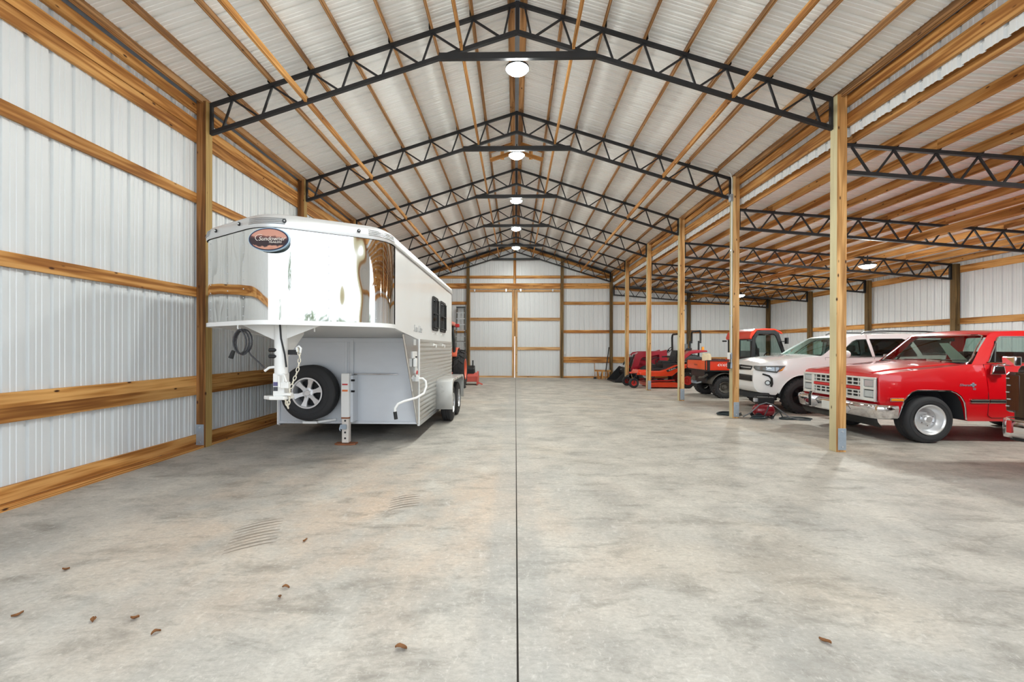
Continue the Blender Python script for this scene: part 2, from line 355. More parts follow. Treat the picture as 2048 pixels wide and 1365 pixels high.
# ---- floor with the saw joint
def concrete():
    m, t, n, l, b = nt('concrete')
    tc = n.new('ShaderNodeTexCoord'); sx = n.new('ShaderNodeSeparateXYZ'); l.new(tc.outputs['Object'], sx.inputs[0])
    def noise(s, det=6, rough=0.6, st=(1, 1, 1), off=(0, 0, 0), dist=0.0):
        mp = n.new('ShaderNodeMapping'); mp.inputs['Scale'].default_value = st; mp.inputs['Location'].default_value = off
        l.new(tc.outputs['Object'], mp.inputs[0])
        z = n.new('ShaderNodeTexNoise'); z.inputs['Scale'].default_value = s; z.inputs['Detail'].default_value = det; z.inputs['Roughness'].default_value = rough; z.inputs['Distortion'].default_value = dist
        l.new(mp.outputs[0], z.inputs['Vector']); return z.outputs['Fac']
    def ramp(i, p0, p1, c0=(0, 0, 0, 1), c1=(1, 1, 1, 1)):
        r = n.new('ShaderNodeValToRGB'); e = r.color_ramp.elements; e[0].position = p0; e[1].position = p1; e[0].color = c0; e[1].color = c1; l.new(i, r.inputs[0]); return r.outputs[0]
    def mix(f, a, c, bt='MIX', k=1.0):
        x = n.new('ShaderNodeMix'); x.data_type = 'RGBA'; x.blend_type = bt
        if k != 1.0:
            q = n.new('ShaderNodeMath'); q.operation = 'MULTIPLY'; q.inputs[1].default_value = k; l.new(f, q.inputs[0]); f = q.outputs[0]
        l.new(f, x.inputs[0])
        for s, v in ((6, a), (7, c)):
            if isinstance(v, tuple): x.inputs[s].default_value = v
            else: l.new(v, x.inputs[s])
        return x.outputs[2]
    c = ramp(noise(1.7, 8, 0.62), 0.30, 0.70, rgba((160, 156, 149)), rgba((206, 200, 190)))
    # tan clay dust
    c = mix(ramp(noise(0.45, 5, 0.55, (1, 1, 1), (3.1, 0.4, 0)), 0.54, 0.72), c, rgba((204, 188, 168)), k=0.55)
    pm = n.new('ShaderNodeMapping'); pm.inputs['Location'].default_value = (0.62, -1.45, 0); pm.inputs['Scale'].default_value = (0.34, 0.36, 1); pm.inputs['Rotation'].default_value = (0, 0, 0.12)
    l.new(tc.outputs['Object'], pm.inputs[0]); gd = n.new('ShaderNodeTexGradient'); gd.gradient_type = 'SPHERICAL'; l.new(pm.outputs[0], gd.inputs[0])
    dn = n.new('ShaderNodeMath'); dn.operation = 'MULTIPLY'; l.new(gd.outputs['Fac'], dn.inputs[0]); l.new(ramp(noise(1.3, 7, 0.62, (1, 0.7, 1), (2.0, 8.0, 0)), 0.36, 0.60), dn.inputs[1])
    c = mix(ramp(dn.outputs[0], 0.05, 0.75), c, rgba((212, 184, 158)), k=0.62)
    # cool grey patches
    c = mix(ramp(noise(0.9, 7, 0.6, (1, 1, 1), (7.7, 2.2, 0)), 0.52, 0.66), c, rgba((162, 163, 160)), k=0.4)
    # smeared dark traffic marks
    c = mix(ramp(noise(3.4, 10, 0.72, (0.5, 1.1, 1), (1.3, 5.0, 0), 0.35), 0.51, 0.68), c, rgba((108, 103, 94)), k=0.62)
    c = mix(ramp(noise(13.0, 8, 0.75, (0.5, 1, 1), (0.3, 9.0, 0), 0.2), 0.53, 0.74), c, rgba((128, 123, 114)), k=0.7)
    c = mix(ramp(noise(0.32, 6, 0.6, (1, 0.7, 1), (11.2, 3.0, 0)), 0.56, 0.72), c, rgba((120, 116, 108)), k=0.55)
    # trowelled strips either side of the joint
    a = n.new('ShaderNodeMath'); a.operation = 'ABSOLUTE'; l.new(sx.outputs['X'], a.inputs[0])
    c = mix(ramp(a.outputs[0], 0.16, 0.24, (1, 1, 1, 1), (0, 0, 0, 1)), c, rgba((164, 163, 159)), k=0.4)
    c = mix(ramp(noise(42.0, 6, 0.75, (0.6, 1, 1), (6.3, 1.0, 0)), 0.42, 0.62), c, rgba((132, 127, 118)), k=0.30)
    c = mix(ramp(noise(30.0, 7, 0.8, (1, 0.6, 1), (2.3, 7.0, 0)), 0.54, 0.66), c, rgba((232, 228, 220)), k=0.35)
    # pale scuffs
    c = mix(ramp(noise(5.0, 8, 0.7, (1, 0.6, 1), (4.4, 1.0, 0), 0.8), 0.62, 0.76), c, rgba((226, 224, 220)), k=0.5)
    l.new(c, b.inputs['Base Color'])
    rr = n.new('ShaderNodeMapRange'); rr.inputs['To Min'].default_value = 0.42; rr.inputs['To Max'].default_value = 0.72; l.new(noise(3.0, 5), rr.inputs['Value']); l.new(rr.outputs[0], b.inputs['Roughness'])
    b.inputs['Specular IOR Level'].default_value = 0.4
    bp = n.new('ShaderNodeBump'); bp.inputs['Strength'].default_value = 0.25; bp.inputs['Distance'].default_value = 0.006; l.new(noise(14, 7, 0.7), bp.inputs['Height']); l.new(bp.outputs[0], b.inputs['Normal'])
    MATS['concrete'] = m; return m
CONC = concrete()
DARKJ = mat('joint_dirt', (44, 38, 32), 0.9, 0, 0.4, 40)
fl = MB(); prof = [(WL - 0.1, 0), (0.0098, 0), (0.0106, -0.02), (0.0194, -0.02), (0.0202, 0), (WR + 0.1, 0)]
fl.grid([[(x, y, z) for x, z in prof] for y in (YF - 0.4, YW + 0.3)])
FLOOR = struct(fl.build('floor', CONC, None, 20))
struct(MB().box(0.0085, 0.0215, YF - 0.4, YW, -0.03, -0.0125).build('joint_filler', DARKJ, FLOOR, 0))
GRAVEL = mat('gravel', (208, 202, 192), 0.9, 0, 0.25, 4, bump=0.5, bscale=25)
gr = MB().grid([[(x, y, -0.06) for x in (-60, -20, 20, 60)] for y in (-62, -30, YF - 0.4, 40)]).build('ground', GRAVEL, None, 0); struct(gr)

# ---- ribbed sheet: three small ribs then a tall one, every 0.2286 m
def rib_profile(length=0.9144, pitch=0.2286, h=0.028):
    out = [(0.0, 0.0)]; k = 0
    while k * pitch < length - 1e-4:
        o = k * pitch
        out += [(o + 0.012, 0), (o + 0.020, h), (o + 0.056, h), (o + 0.064, 0)]
        for c in (0.118, 0.172): out += [(o + c - 0.012, 0), (o + c - 0.008, 0.0065), (o + c + 0.008, 0.0065), (o + c + 0.012, 0)]
        k += 1
    out.append((length, 0.0)); return out
RIB = rib_profile()
def cladding(parent, m, origin, along, rise_fn, out, start, end, name='wall_panel'):
    """sheets side by side; along = direction the sheets follow, rise_fn(s) -> (bottom, top) vectors at s"""
    s = start; cache = {}
    while s < end - 1e-3:
        mb = MB(); w = min(0.9144, end - s); rows = [[], []]
        for a, hh in RIB:
            if a > w + 1e-6: a = w; hh = 0.0
            lo, hi = rise_fn(s + a); o = Vector(out) * hh
            rows[0].append(Vector(lo) + o - rise0(rise_fn, s)); rows[1].append(Vector(hi) + o - rise0(rise_fn, s))
            if a >= w - 1e-6 : break
        key = tuple(round(c, 3) for r in rows for p in (r[0], r[-1]) for c in p)
        if key not in cache:
            me = mb.grid(rows).mesh(name, 20); me.materials.append(m); cache[key] = me
        ob = bpy.data.objects.new(name, cache[key]); COL.objects.link(ob); ob.parent = parent; ob.location = rise0(rise_fn, s)
        s += 0.9144
def rise0(f, s): return Vector(f(s)[0])

# ---- left wall
WLo = struct(empty('wall_left'))
cladding(WLo, CLAD, None, 'y', lambda s: ((WL, s, -0.03), (WL, s, ztop(WL) + 0.10)), (-1, 0, 0), YF, YW)
GX = WL + 0.021
def girt(parent, p0, p1, w=0.14, t=0.038, m=PINE, nm='girt', up=(0, 0, 1)): return board(nm, p0, p1, w, t, m, parent, up)
YJ = [YF, D1 + 0.07 - BAY, D1 + 0.07 + BAY, D1 + 0.07 + 3 * BAY, YB + 0.07]     # butt joints on the posts
for z in (3.725, 2.322, 0.998, 0.857, 4.805, 4.635, 5.055):
    w = 0.16 if z in (4.805, 4.635) else 0.142
    for a, c in zip(YJ, YJ[1:]): girt(WLo, (GX, a + 0.001, z), (GX, c - 0.001, z), w)
BBL = struct(empty('baseboard_left'))
for a, c in zip(YJ, YJ[1:]): girt(BBL, (GX, a + 0.001, 0.115), (GX, c - 0.001, 0.115), 0.15, nm='skirt_board')
for i in range(-3, 5):
    a = D1 + i * BAY + 0.145; c = D1 + (i + 1) * BAY - 0.005
    girt(BBL, (-4.693, max(a, YF), 0.019), (-4.693, c, 0.019), 0.122, up=(1, 0, 0), nm='sill_board')

# ---- back wall and sliding doors
DX0, DX1 = -2.24, 2.21; DZ = 4.40
WBo = struct(empty('wall_back')); YC = YW - 0.005
def ztb(x): return ztop(x) + 0.12 if x < 4.78 else zlean(x) + 0.155
def backrise(s):
    return ((s, YC, 4.45 if DX0 < s < DX1 else 0.02), (s, YC, ztb(s)))
cladding(WBo, CLAD, None, 'x', lambda s: ((s, YC, 0.02), (s, YC, ztb(s))), (0, 1, 0), WL, DX0 - 0.02)
cladding(WBo, CLAD, None, 'x', lambda s: ((s, YC, 4.45), (s, YC, ztb(s))), (0, 1, 0), DX0 - 0.02, DX1 + 0.02)
cladding(WBo, CLAD, None, 'x', lambda s: ((s, YC, 0.02), (s, YC, ztb(s))), (0, 1, 0), DX1 + 0.02, WR)
GY = YC - 0.021
segs = [(WL + 0.04, -2.345), (-2.345, 2.30), (2.30, 4.714), (4.714, 8.5), (8.5, WR - 0.05)]
for x0, x1 in segs:
    if x0 < 8 and x1 < 4.8:
        girt(WBo, (x0, GY, 5.0), (x1, GY, 5.0)) if ztop(max(abs(x0), abs(x1))) > 5.15 or True else None
        girt(WBo, (x0, GY, 4.555), (x1, GY, 4.555), 0.26)
    if not (x0 < 0 < x1):
        for z, w in ((3.70, 0.15), (2.295, 0.15), (0.975, 0.145), (0.825, 0.145), (0.045, 0.09)):
            girt(WBo, (x0, GY, z), (x1, GY, z), w)
girt(WBo, (DX0, GY - 0.05, 4.47), (DX1, GY - 0.05, 4.47), 0.12, 0.06, nm='door_header')
MB().box(-0.09, 0.03, YC - 0.002, YC + 0.004, 2.05, 4.45).build('door_flashing', BLACKP, WBo, 0)
girt(WBo, (-0.035, GY - 0.04, 4.65), (-0.035, GY - 0.04, 6.4), 0.13, 0.04, up=(1, 0, 0), nm='gable_stud')
for sgn in (-1, 1):   # rake boards under the gable sheets
    girt(WBo, (RX + sgn * 0.05, GY, ztop(RX + sgn * 0.05) - 0.10), (RX + sgn * 4.7, GY, ztop(RX + sgn * 4.7) - 0.10), 0.14, nm='rake_board')
for sgn in (-1, 1):
    board('rake_flashing', (RX + sgn * 0.05, YC - 0.012, ztop(RX + sgn * 0.05) + 0.03), (RX + sgn * 4.7, YC - 0.012, ztop(RX + sgn * 4.7) + 0.03), 0.13, 0.01, mat('slate_flashing', (78, 94, 110), 0.5, 0.3, 0.1, 6), WBo)
girt(WBo, (4.8, GY, zlean(4.8) - 0.06), (WR - 0.05, GY, zlean(WR) - 0.06), 0.14, nm='rake_board')
for di, (x0, x1) in enumerate(((DX0 - 0.06, -0.042), (-0.018, DX1 + 0.05))):
    d = struct(empty('door_%d' % (di + 1), (x0, YC - 0.02, 0)))
    w = x1 - x0; m = MB()
    cladding(d, CLAD, None, 'x', lambda s: ((s, 0.012, 0.012), (s, 0.012, 4.47)), (0, 1, 0), 0.0, w, 'door_panel')
    for z, hh in ((4.31, 0.11), (2.905, 0.15), (1.448, 0.155), (0.05, 0.09)):
        board('door_rail', (0.0, -0.012, z), (w, -0.012, z), hh, 0.038, DOORW, d)
    sx = w - 0.062 if di == 0 else 0.062
    board('door_stile', (sx, -0.034, 0.03), (sx, -0.034, 4.36), 0.125, 0.04, DOORW, d, (1, 0, 0))
    ox = 0.025 if di == 0 else w - 0.025
    board('door_stile', (ox, -0.012, 0.09), (ox, -0.012, 4.26), 0.05, 0.036, DOORW, d, (1, 0, 0))
    for hx in (0.28, w - 0.42):
        MB().cbox((hx, -0.07, 4.33), (0.07, 0.04, 0.10)).cyl((hx, -0.10, 4.37), (hx, -0.04, 4.37), 0.035).build('door_hanger', BOLT, d)

# ---- right wall
WRo = struct(empty('wall_right'))
cladding(WRo, CLAD, None, 'y', lambda s: ((WR, s, -0.03), (WR, s, zlean(WR) + 0.15)), (1, 0, 0), YF, YW)
for z, w in ((2.27, 0.165), (0.95, 0.145), (0.80, 0.145), (0.09, 0.15), (3.72, 0.19)):
    for a, c in zip(YJ, YJ[1:]): girt(WRo, (WR - 0.021, a + 0.001, z), (WR - 0.021, c - 0.001, z), w)
WFo = struct(empty('wall_front'))
cladding(WFo, CLAD, None, 'x', lambda s: ((s, YF, 0.02), (s, YF, zlean(s) + 0.13)), (0, -1, 0), XR + 0.15, 6.4)
for z in (3.3, 2.3, 0.95, 0.10): board('girt', (XR + 0.16, YF + 0.021, z), (6.4, YF + 0.021, z), 0.145, 0.038, PINE, WFo)
# ---- strip of wall between the two roofs
WU = struct(empty('wall_upper_right'))
cladding(WU, CLAD, None, 'y', lambda s: ((XR + 0.185, s, 4.58), (XR + 0.185, s, ztop(XR + 0.18) + 0.10)), (1, 0, 0), YF, YW)
for z, w in ((5.085, 0.15), (4.805, 0.185)):
    for a, c in zip(YJ, YJ[1:]): girt(WU, (XR + 0.162, a + 0.001, z), (XR + 0.162, c - 0.001, z), w)
y = YF + 0.5
while y < YB:
    board('spacer_block', (XR + 0.20, y, 4.79), (XR + 0.235, y, 4.79), 0.15, 0.09, PINE2, WU); y += 1.22

# ---- main roof: sheets, purlins, flashing
CE = struct(empty('ceiling'))
PT = 0.11
for sgn in (-1, 1):
    e = RX + sgn * 5.0; z0 = ztop(e) + PT + 0.006; z1 = ztop(RX) + PT + 0.006
    cladding(CE, ROOFM, None, 'y', lambda s: ((e, s, z0), (RX + sgn * 0.05, s, z1 - 0.016)), (0.3 * sgn, 0, 0.95), YF, YW + 0.1, 'roof_panel')
    slope = Vector((sgn, 0, -0.318)).normalized(); nrm = Vector((0.318 * sgn, 0, 1)).normalized()
    PX = [0.663 + 0.606 * k for k in range(7)] + [4.70]
    for k, dx in enumerate(PX):
        x = RX + sgn * dx; c = Vector((x, 0, ztop(x))) + nrm * (PT / 2 + 0.002)
        for a, b2 in ((YF, D1 + 0.07 + BAY * 1), (D1 + 0.07 + BAY, YW)) if k % 2 else ((YF, D1 + 0.07), (D1 + 0.07, D1 + 0.07 + 2 * BAY), (D1 + 0.07 + 2 * BAY, YW)):
            w = 0.14 if k == 7 else PT
            board('purlin', c + Vector((0, a + .001, 0)) - nrm * (0.012 if k == 7 else 0), c + Vector((0, b2 - .001, 0)) - nrm * (0.012 if k == 7 else 0), w, 0.04, PINE2, CE, nrm)
    x = RX + sgn * 0.095; c = Vector((x, 0, ztop(x) + 0.055))
    for a, b2 in ((YF, D1 + BAY), (D1 + BAY, YW)): board('ridge_purlin', c + Vector((0, a, 0)), c + Vector((0, b2, 0)), 0.10, 0.05, PINE2, CE, slope)
    for dx in (0.83, 3.17):   # boards that run along the bottom chords
        x = RX + sgn * dx; z = ztop(x) - 0.475 + 0.052
        for a, b2 in ((YF, D1 + 0.07), (D1 + 0.07, D1 + 0.07 + 2 * BAY), (D1 + 0.07 + 2 * BAY, YB)): board('runner', (x, a, z), (x, b2, z), 0.089, 0.038, PINE, CE)
MB().box(RX - 0.045, RX + 0.045, YF, YW, 6.755, 6.76).build('ridge_flashing', FLASH, CE, 0)
# plywood gusset boards at the ridge behind the second truss
for sgn in (-1, 1):
    yy = D1 + BAY + 1.55
    board('ridge_brace', (RX + sgn * 0.10, yy, ztop(0.1) - 0.02), (RX + sgn * 0.66, yy, ztop(0.66) - 0.02), 0.09, 0.038, PINE, CE)
    board('ridge_brace', (RX + sgn * 0.10, yy, ztop(0.1) - 0.24), (RX + sgn * 0.66, yy, ztop(0.66) - 0.24), 0.09, 0.038, PINE, CE)
    board('ridge_brace', (RX + sgn * 0.36, yy + 0.04, ztop(0.36) + 0.02), (RX + sgn * 0.36, yy + 0.04, ztop(0.36) - 0.30), 0.09, 0.038, PINE, CE, (1, 0, 0))
# eaves flashing (the grey strip above the wall boards)
MB().box(WL + 0.001, WL + 0.02, YF, YW, 5.13, 5.24).build('eave_flashing', FLASH, CE, 0)
MB().box(XR + 0.15, XR + 0.18, YF, YW, 5.16, 5.26).build('eave_flashing', FLASH, CE, 0)

# ---- lean-to roof
CL = struct(empty('ceiling'))
e0 = XR + 0.19; ZP = 0.14
cladding(CL, ROOFM, None, 'y', lambda s: ((e0, s, zlean(e0) + ZP + 0.008), (WR + 0.25, s, zlean(WR + 0.25) + ZP + 0.008)), (0.08, 0, 1), YF, YW + 0.1, 'roof_panel')
for k in range(13):
    x = 4.93 + 0.607 * k
    for a, b2 in ((YF, D1 + 0.07 + BAY), (D1 + 0.07 + BAY, D1 + 0.07 + 3 * BAY), (D1 + 0.07 + 3 * BAY, YW)) if k % 2 else ((YF, D1 + 0.07), (D1 + 0.07, D1 + 0.07 + 2 * BAY), (D1 + 0.07 + 2 * BAY, YW)):
        board('purlin', (x, a + .001, zlean(x) + ZP / 2 + 0.003), (x, b2 - .001, zlean(x) + ZP / 2 + 0.003), ZP, 0.038, PINE, CL)
zr = zlean(8.55) - 0.45 + 0.07 + 0.052
for a, b2 in ((YF, D1 + 0.07), (D1 + 0.07, D1 + 0.07 + 2 * BAY), (D1 + 0.07 + 2 * BAY, YB)): board('runner', (8.55, a, zr), (8.55, b2, zr), 0.14, 0.038, PINE, CL)

# ---- posts
def post(x, yy, h, label, grp, side=None, bracket=True, m=None):
    m = m or POST
    t = thing('timber_post', label, 'post', (x, yy, 0), 0, grp)
    sh = board('shaft', (0, 0, 0.002), (0, 0, h), 0.14, 0.14, m, t, (1, 0, 0))
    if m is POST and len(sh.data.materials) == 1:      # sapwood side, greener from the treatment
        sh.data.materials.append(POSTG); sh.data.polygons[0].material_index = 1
    if m is POSTSH and len(sh.data.materials) == 1:  # sunlit aisle face painted paler than the shaded rest
        sh.data.materials.append(POSTLIT); sh.data.polygons[1].material_index = 1
    if bracket:
        bx = 0.012 if side != 'L' else -0.012
        b = MB().box(bx - 0.058, bx + 0.058, -0.078, -0.0705, 0.03, 0.345).build('post_bracket', GALV, t, 0, 0.004)
        for z in (0.08, 0.30): MB().cyl((bx, -0.078, z), (bx, -0.088, z), 0.013, n=8).build('bolt', BOLT, b)
    return t
ordn = ['nearest', 'second', 'third', 'fourth', 'fifth', 'sixth']
XLc = XL - 0.07; XRc = XR + 0.07; Xo = 12.27 + 0.07
for i in range(6):
    yy = D1 + 0.07 + i * BAY
    if i < 5:
        extra = ['standing in front of the red pickup', 'carrying the white conduit and outlet boxes', 'left of the orange utility vehicle bed', 'standing in front of the orange mower deck', 'beside the black loader bucket'][i]
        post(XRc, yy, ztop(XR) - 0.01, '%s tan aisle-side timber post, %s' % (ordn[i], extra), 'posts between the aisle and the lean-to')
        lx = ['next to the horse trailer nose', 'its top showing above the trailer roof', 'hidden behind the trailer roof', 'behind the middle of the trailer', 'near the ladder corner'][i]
        post(XLc, yy, ztop(XL) - 0.01, '%s brown left-wall timber post, %s' % (ordn[i], lx), 'posts along the left wall', 'L', m=POSTSH)
        if i > 0:
            ox = ['', 'behind the red pickup cab', 'seen above the red pickup roof', 'seen above the white SUV roof', 'above the black utility vehicle cab'][i]
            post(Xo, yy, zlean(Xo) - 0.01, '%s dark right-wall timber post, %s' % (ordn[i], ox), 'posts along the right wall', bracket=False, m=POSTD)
yb = YB + 0.07
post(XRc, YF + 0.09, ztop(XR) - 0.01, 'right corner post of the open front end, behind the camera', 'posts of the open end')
post(XLc, YF + 0.09, ztop(XL) - 0.01, 'left corner post of the open front end, behind the camera', 'posts of the open end', 'L', m=POSTSH)
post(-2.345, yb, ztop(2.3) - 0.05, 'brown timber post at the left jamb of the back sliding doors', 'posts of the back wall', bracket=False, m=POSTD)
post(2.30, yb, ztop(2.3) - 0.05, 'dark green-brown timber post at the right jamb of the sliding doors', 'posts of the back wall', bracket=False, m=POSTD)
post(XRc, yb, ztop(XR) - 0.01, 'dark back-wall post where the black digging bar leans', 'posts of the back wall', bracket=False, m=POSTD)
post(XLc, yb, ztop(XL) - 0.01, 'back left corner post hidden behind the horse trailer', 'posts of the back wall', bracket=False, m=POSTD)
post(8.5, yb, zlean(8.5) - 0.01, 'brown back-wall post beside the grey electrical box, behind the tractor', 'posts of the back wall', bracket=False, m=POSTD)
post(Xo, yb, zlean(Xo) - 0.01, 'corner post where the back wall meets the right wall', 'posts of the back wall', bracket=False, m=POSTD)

# ---- steel trusses
def main_truss():
    t = thing('roof_truss', 'x', 'truss')
    x0 = -4.61 - RX; x1 = 4.64 - RX; dep = 0.475
    for sgn, xe in ((-1, x0), (1, x1)):
        f = lambda x: -0.318 * abs(x)
        up = (0.318 * sgn, 0, 1)
        MB().beam((0, 0, -0.027), (xe, 0, f(xe) - 0.027), 0.05, 0.05, up).build('top_chord', STEEL, t, 0)
        MB().beam((0, 0, -dep + 0.025), (xe, 0, f(xe) - dep + 0.025), 0.055, 0.055, up).build('bottom_chord', STEEL, t, 0)
        MB().beam((xe, 0, f(xe) - dep), (xe, 0, f(xe)), 0.05, 0.055, (1, 0, 0)).build('end_plate', STEEL, t, 0)
        pairs = [(0.11, 0.20)]
        for k in range(7):
            a = 0.663 + 0.606 * k; pairs += [(a, a - 0.40), (a, a + 0.15)]
        for a, b in pairs:
            MB().beam((sgn * a, 0, f(a) - 0.045), (sgn * b, 0, f(b) - dep + 0.045), 0.026, 0.026, (0, 1, 0)).build('web', STEEL, t, 0)
        for k in range(7):
            a = 0.663 + 0.606 * k
            MB().beam((sgn * (a + 0.045), -0.05, f(a) + 0.03), (sgn * (a + 0.045), 0.05, f(a) + 0.03), 0.006, 0.075).build('purlin_clip', STEEL, t, 0)
    MB().box(-0.028, 0.028, -0.028, 0.028, -dep, 0.0).build('king_post', STEEL, t, 0)
    zt = 5.845 - 6.655
    MB().box(-1.17, 1.17, -0.04, -0.034, zt - 0.05, zt + 0.045).box(-1.17, 1.17, -0.034, 0.02, zt - 0.05, zt - 0.043).build('tie_bar', STEEL, t, 0)
    return t
def dup_at(src, loc, label, grp):
    c = copy_tree(src); c.location = loc; c['label'] = label; c['group'] = grp; return c
mt = main_truss()
ml = ['black steel roof truss nearest the camera, its peak cut by the top of the picture', 'second black roof truss from the camera, carrying the white conduit on its right slope', 'third black roof truss from the camera over the aisle', 'fourth black roof truss from the camera over the aisle', 'fifth black roof truss from the camera, last before the back wall', 'black roof truss set against the back wall gable']
for i in range(6):
    loc = (RX, D1 + 0.105 + i * BAY - (0.16 if i == 5 else 0), 6.655)
    if i == 0: mt.location = loc; mt['label'] = ml[0]; mt['group'] = 'main roof trusses'
    else: dup_at(mt, loc, ml[i], 'main roof trusses')
def lean_truss():
    t = thing('lean_to_truss', 'x', 'truss'); L = 12.27 - 4.79; dep = 0.45; f = lambda x: -0.0835 * x; up = (0.0835, 0, 1)
    MB().beam((0, 0, -0.025), (L, 0, f(L) - 0.025), 0.05, 0.05, up).build('top_chord', STEEL, t, 0)
    MB().beam((0, 0, -dep + 0.025), (L, 0, f(L) - dep + 0.025), 0.055, 0.055, up).build('bottom_chord', STEEL, t, 0)
    for x in (0.027, L - 0.027): MB().beam((x, 0, f(x) - dep), (x, 0, f(x)), 0.05, 0.055, (1, 0, 0)).build('end_plate', STEEL, t, 0)
    for k in range(13):
        a = 0.14 + 0.607 * k
        for b in (a + 0.255, a - 0.255):
            if 0.05 < b < L - 0.05: MB().beam((a, 0, f(a) - 0.045), (b, 0, f(b) - dep + 0.045), 0.026, 0.026, (0, 1, 0)).build('web', STEEL, t, 0)
        if a < L - 0.1: MB().beam((a + 0.03, -0.05, f(a) + 0.03), (a + 0.03, 0.05, f(a) + 0.03), 0.006, 0.075).build('purlin_clip', STEEL, t, 0)
    return t
lt = lean_truss()
ll = ['black lean-to truss nearest the camera, at the top right edge of the picture', 'second black lean-to truss from the camera, over the white SUV', 'third black lean-to truss, ending on the post above the red pickup cab', 'fourth black lean-to truss from the camera, over the orange vehicle', 'fifth black lean-to truss from the camera, over the tractor', 'black lean-to truss against the back wall']
for i in range(6):
    loc = (4.79, D1 + 0.105 + i * BAY - (0.16 if i == 5 else 0), zlean(4.79))
    if i == 0: lt.location = loc; lt['label'] = ll[0]; lt['group'] = 'lean-to trusses'
    else: dup_at(lt, loc, ll[i], 'lean-to trusses')

# ---- lamps
LED = emit('led_panel', (0.965, 1.0, 0.945), LAMP)
LED2 = emit('led_panel_lean_to', (0.965, 1.0, 0.945), LAMP * 1.9)
def lamp():
    t = thing('ceiling_lamp', 'x', 'lamp')
    MB().lathe([(0.0, 0.10), (0.07, 0.10), (0.08, 0.05), (0.15, 0.03), (0.182, 0.012), (0.182, -0.014), (0.174, -0.014), (0.172, 0.0)], (0, 0, 0), 'z', 28).build('housing', BLACKP, t)
    MB().lathe([(0.170, -0.002), (0.162, -0.020), (0.14, -0.045), (0.10, -0.066), (0.05, -0.078), (0.0, -0.081)], (0, 0, 0), 'z', 28).build('diffuser', LED, t)
    MB().cyl((0, 0, 0.09), (0, 0, 0.24), 0.012).build('stem', BLACKP, t)
    return t
la = lamp(); first = True
lk = ['nearest big round lamp hanging under the ridge', 'second round lamp under the ridge from the camera', 'third round lamp under the ridge from the camera', 'fourth round lamp under the ridge from the camera', 'farthest round lamp under the ridge, before the back gable']
spots = [(RX, D1 + 0.32 + BAY * i, 5.80, lk[i], 'round lamps under the ridge') for i in range(5)]
spots += [(RX, D1 + 0.32 - BAY, 5.80, 'round lamp under the ridge above the camera, out of the picture', 'round lamps under the ridge'), (RX, D1 + 0.32 - 2 * BAY, 5.80, 'round lamp under the ridge behind the camera', 'round lamps under the ridge')]
spots += [(8.55, 10.9, zr - 0.35, 'lean-to lamp above the white SUV, glimpsed right of the nearest post', 'lamps in the lean-to'), (8.55, 17.0, zr - 0.35, 'farther lean-to lamp near the back, left of the second post', 'lamps in the lean-to'), (8.55, 4.8, zr - 0.35, 'lean-to lamp out of the picture to the right', 'lamps in the lean-to')]
for i, (x, yy, z, lab, g) in enumerate(spots):
    o = la if i == 0 else copy_tree(la)
    o.location = (x, yy, z); o['label'] = lab; o['group'] = g
    if i == 7: led2 = [c for c in o.children if c.name.startswith('diffuser')][0].data.copy(); led2.materials[0] = LED2
    if i >= 7: [c for c in o.children if c.name.startswith('diffuser')][0].data = led2

# ---- conduit and boxes on the second post
t = thing('conduit', 'white electrical conduit running down the second right post with two outlet boxes', 'conduit', (XR - 0.012, D1 + BAY + 0.03, 0))
pts = [(0, 0, 1.15), (0, 0, 3.5), (0, 0, 5.13), (-0.03, 0, 5.24)]
pts += [(-0.12 - 0.6 * k, 0, 5.30 + 0.012 + 0.1915 * k) for k in range(6)]
MB().tube(pts, 0.0125, 8).build('pipe', WPVC, t)
MB().cbox((-0.02, 0, 4.72), (0.06, 0.09, 0.15)).build('junction_box', GALV, t, 0, 0.004)
for z, n in ((1.335, 'outlet_box'), (1.13, 'outlet_box')):
    b = MB().cbox((-0.022, 0, z), (0.05, 0.085, 0.13)).build(n, GALV, t, 0, 0.006)
    MB().cbox((-0.052, 0.0, z), (0.03, 0.10, 0.145)).build('outlet_cover', BLACKP if z < 1.2 else WPVC, b, 0, 0.01)
MB().tube([(-0.04, -0.05, 1.37), (-0.05, -0.075, 1.30), (-0.05, -0.07, 1.22), (-0.045, -0.05, 1.16)], 0.008).build('cord', BLACKP, t)
for z in (2.2, 3.6): MB().cbox((-0.008, 0, z), (0.02, 0.06, 0.025)).build('pipe_strap', BOLT, t, 0)
t = tag(MB().cbox((8.345, yb - 0.02, 1.42), (0.16, 0.10, 0.55)).build('electrical_box', mat('grey_box', (128, 132, 136), 0.5), None, 0, 0.008), 'grey electrical box on the back wall beside a brown post', 'electrical box')
t = thing('wall_outlet', 'small white outlet box beside the right jamb post of the back doors', 'outlet', (2.44, YC - 0.04, 1.24))
MB().cbox((0, 0, 0), (0.10, 0.06, 0.14)).build('box', WPVC, t, 0, 0.006); MB().cbox((0, -0.035, 0), (0.075, 0.012, 0.115)).build('cover', WHITEP, t, 0, 0.003)
t = thing('wall_outlet', 'lower small white outlet box near the floor by the right jamb post', 'outlet', (2.44, YC - 0.04, 0.45))
MB().cbox((0, 0, 0), (0.10, 0.06, 0.10)).build('box', WPVC, t, 0, 0.006); MB().cbox((0, -0.035, 0), (0.075, 0.012, 0.08)).build('cover', WHITEP, t, 0, 0.003)
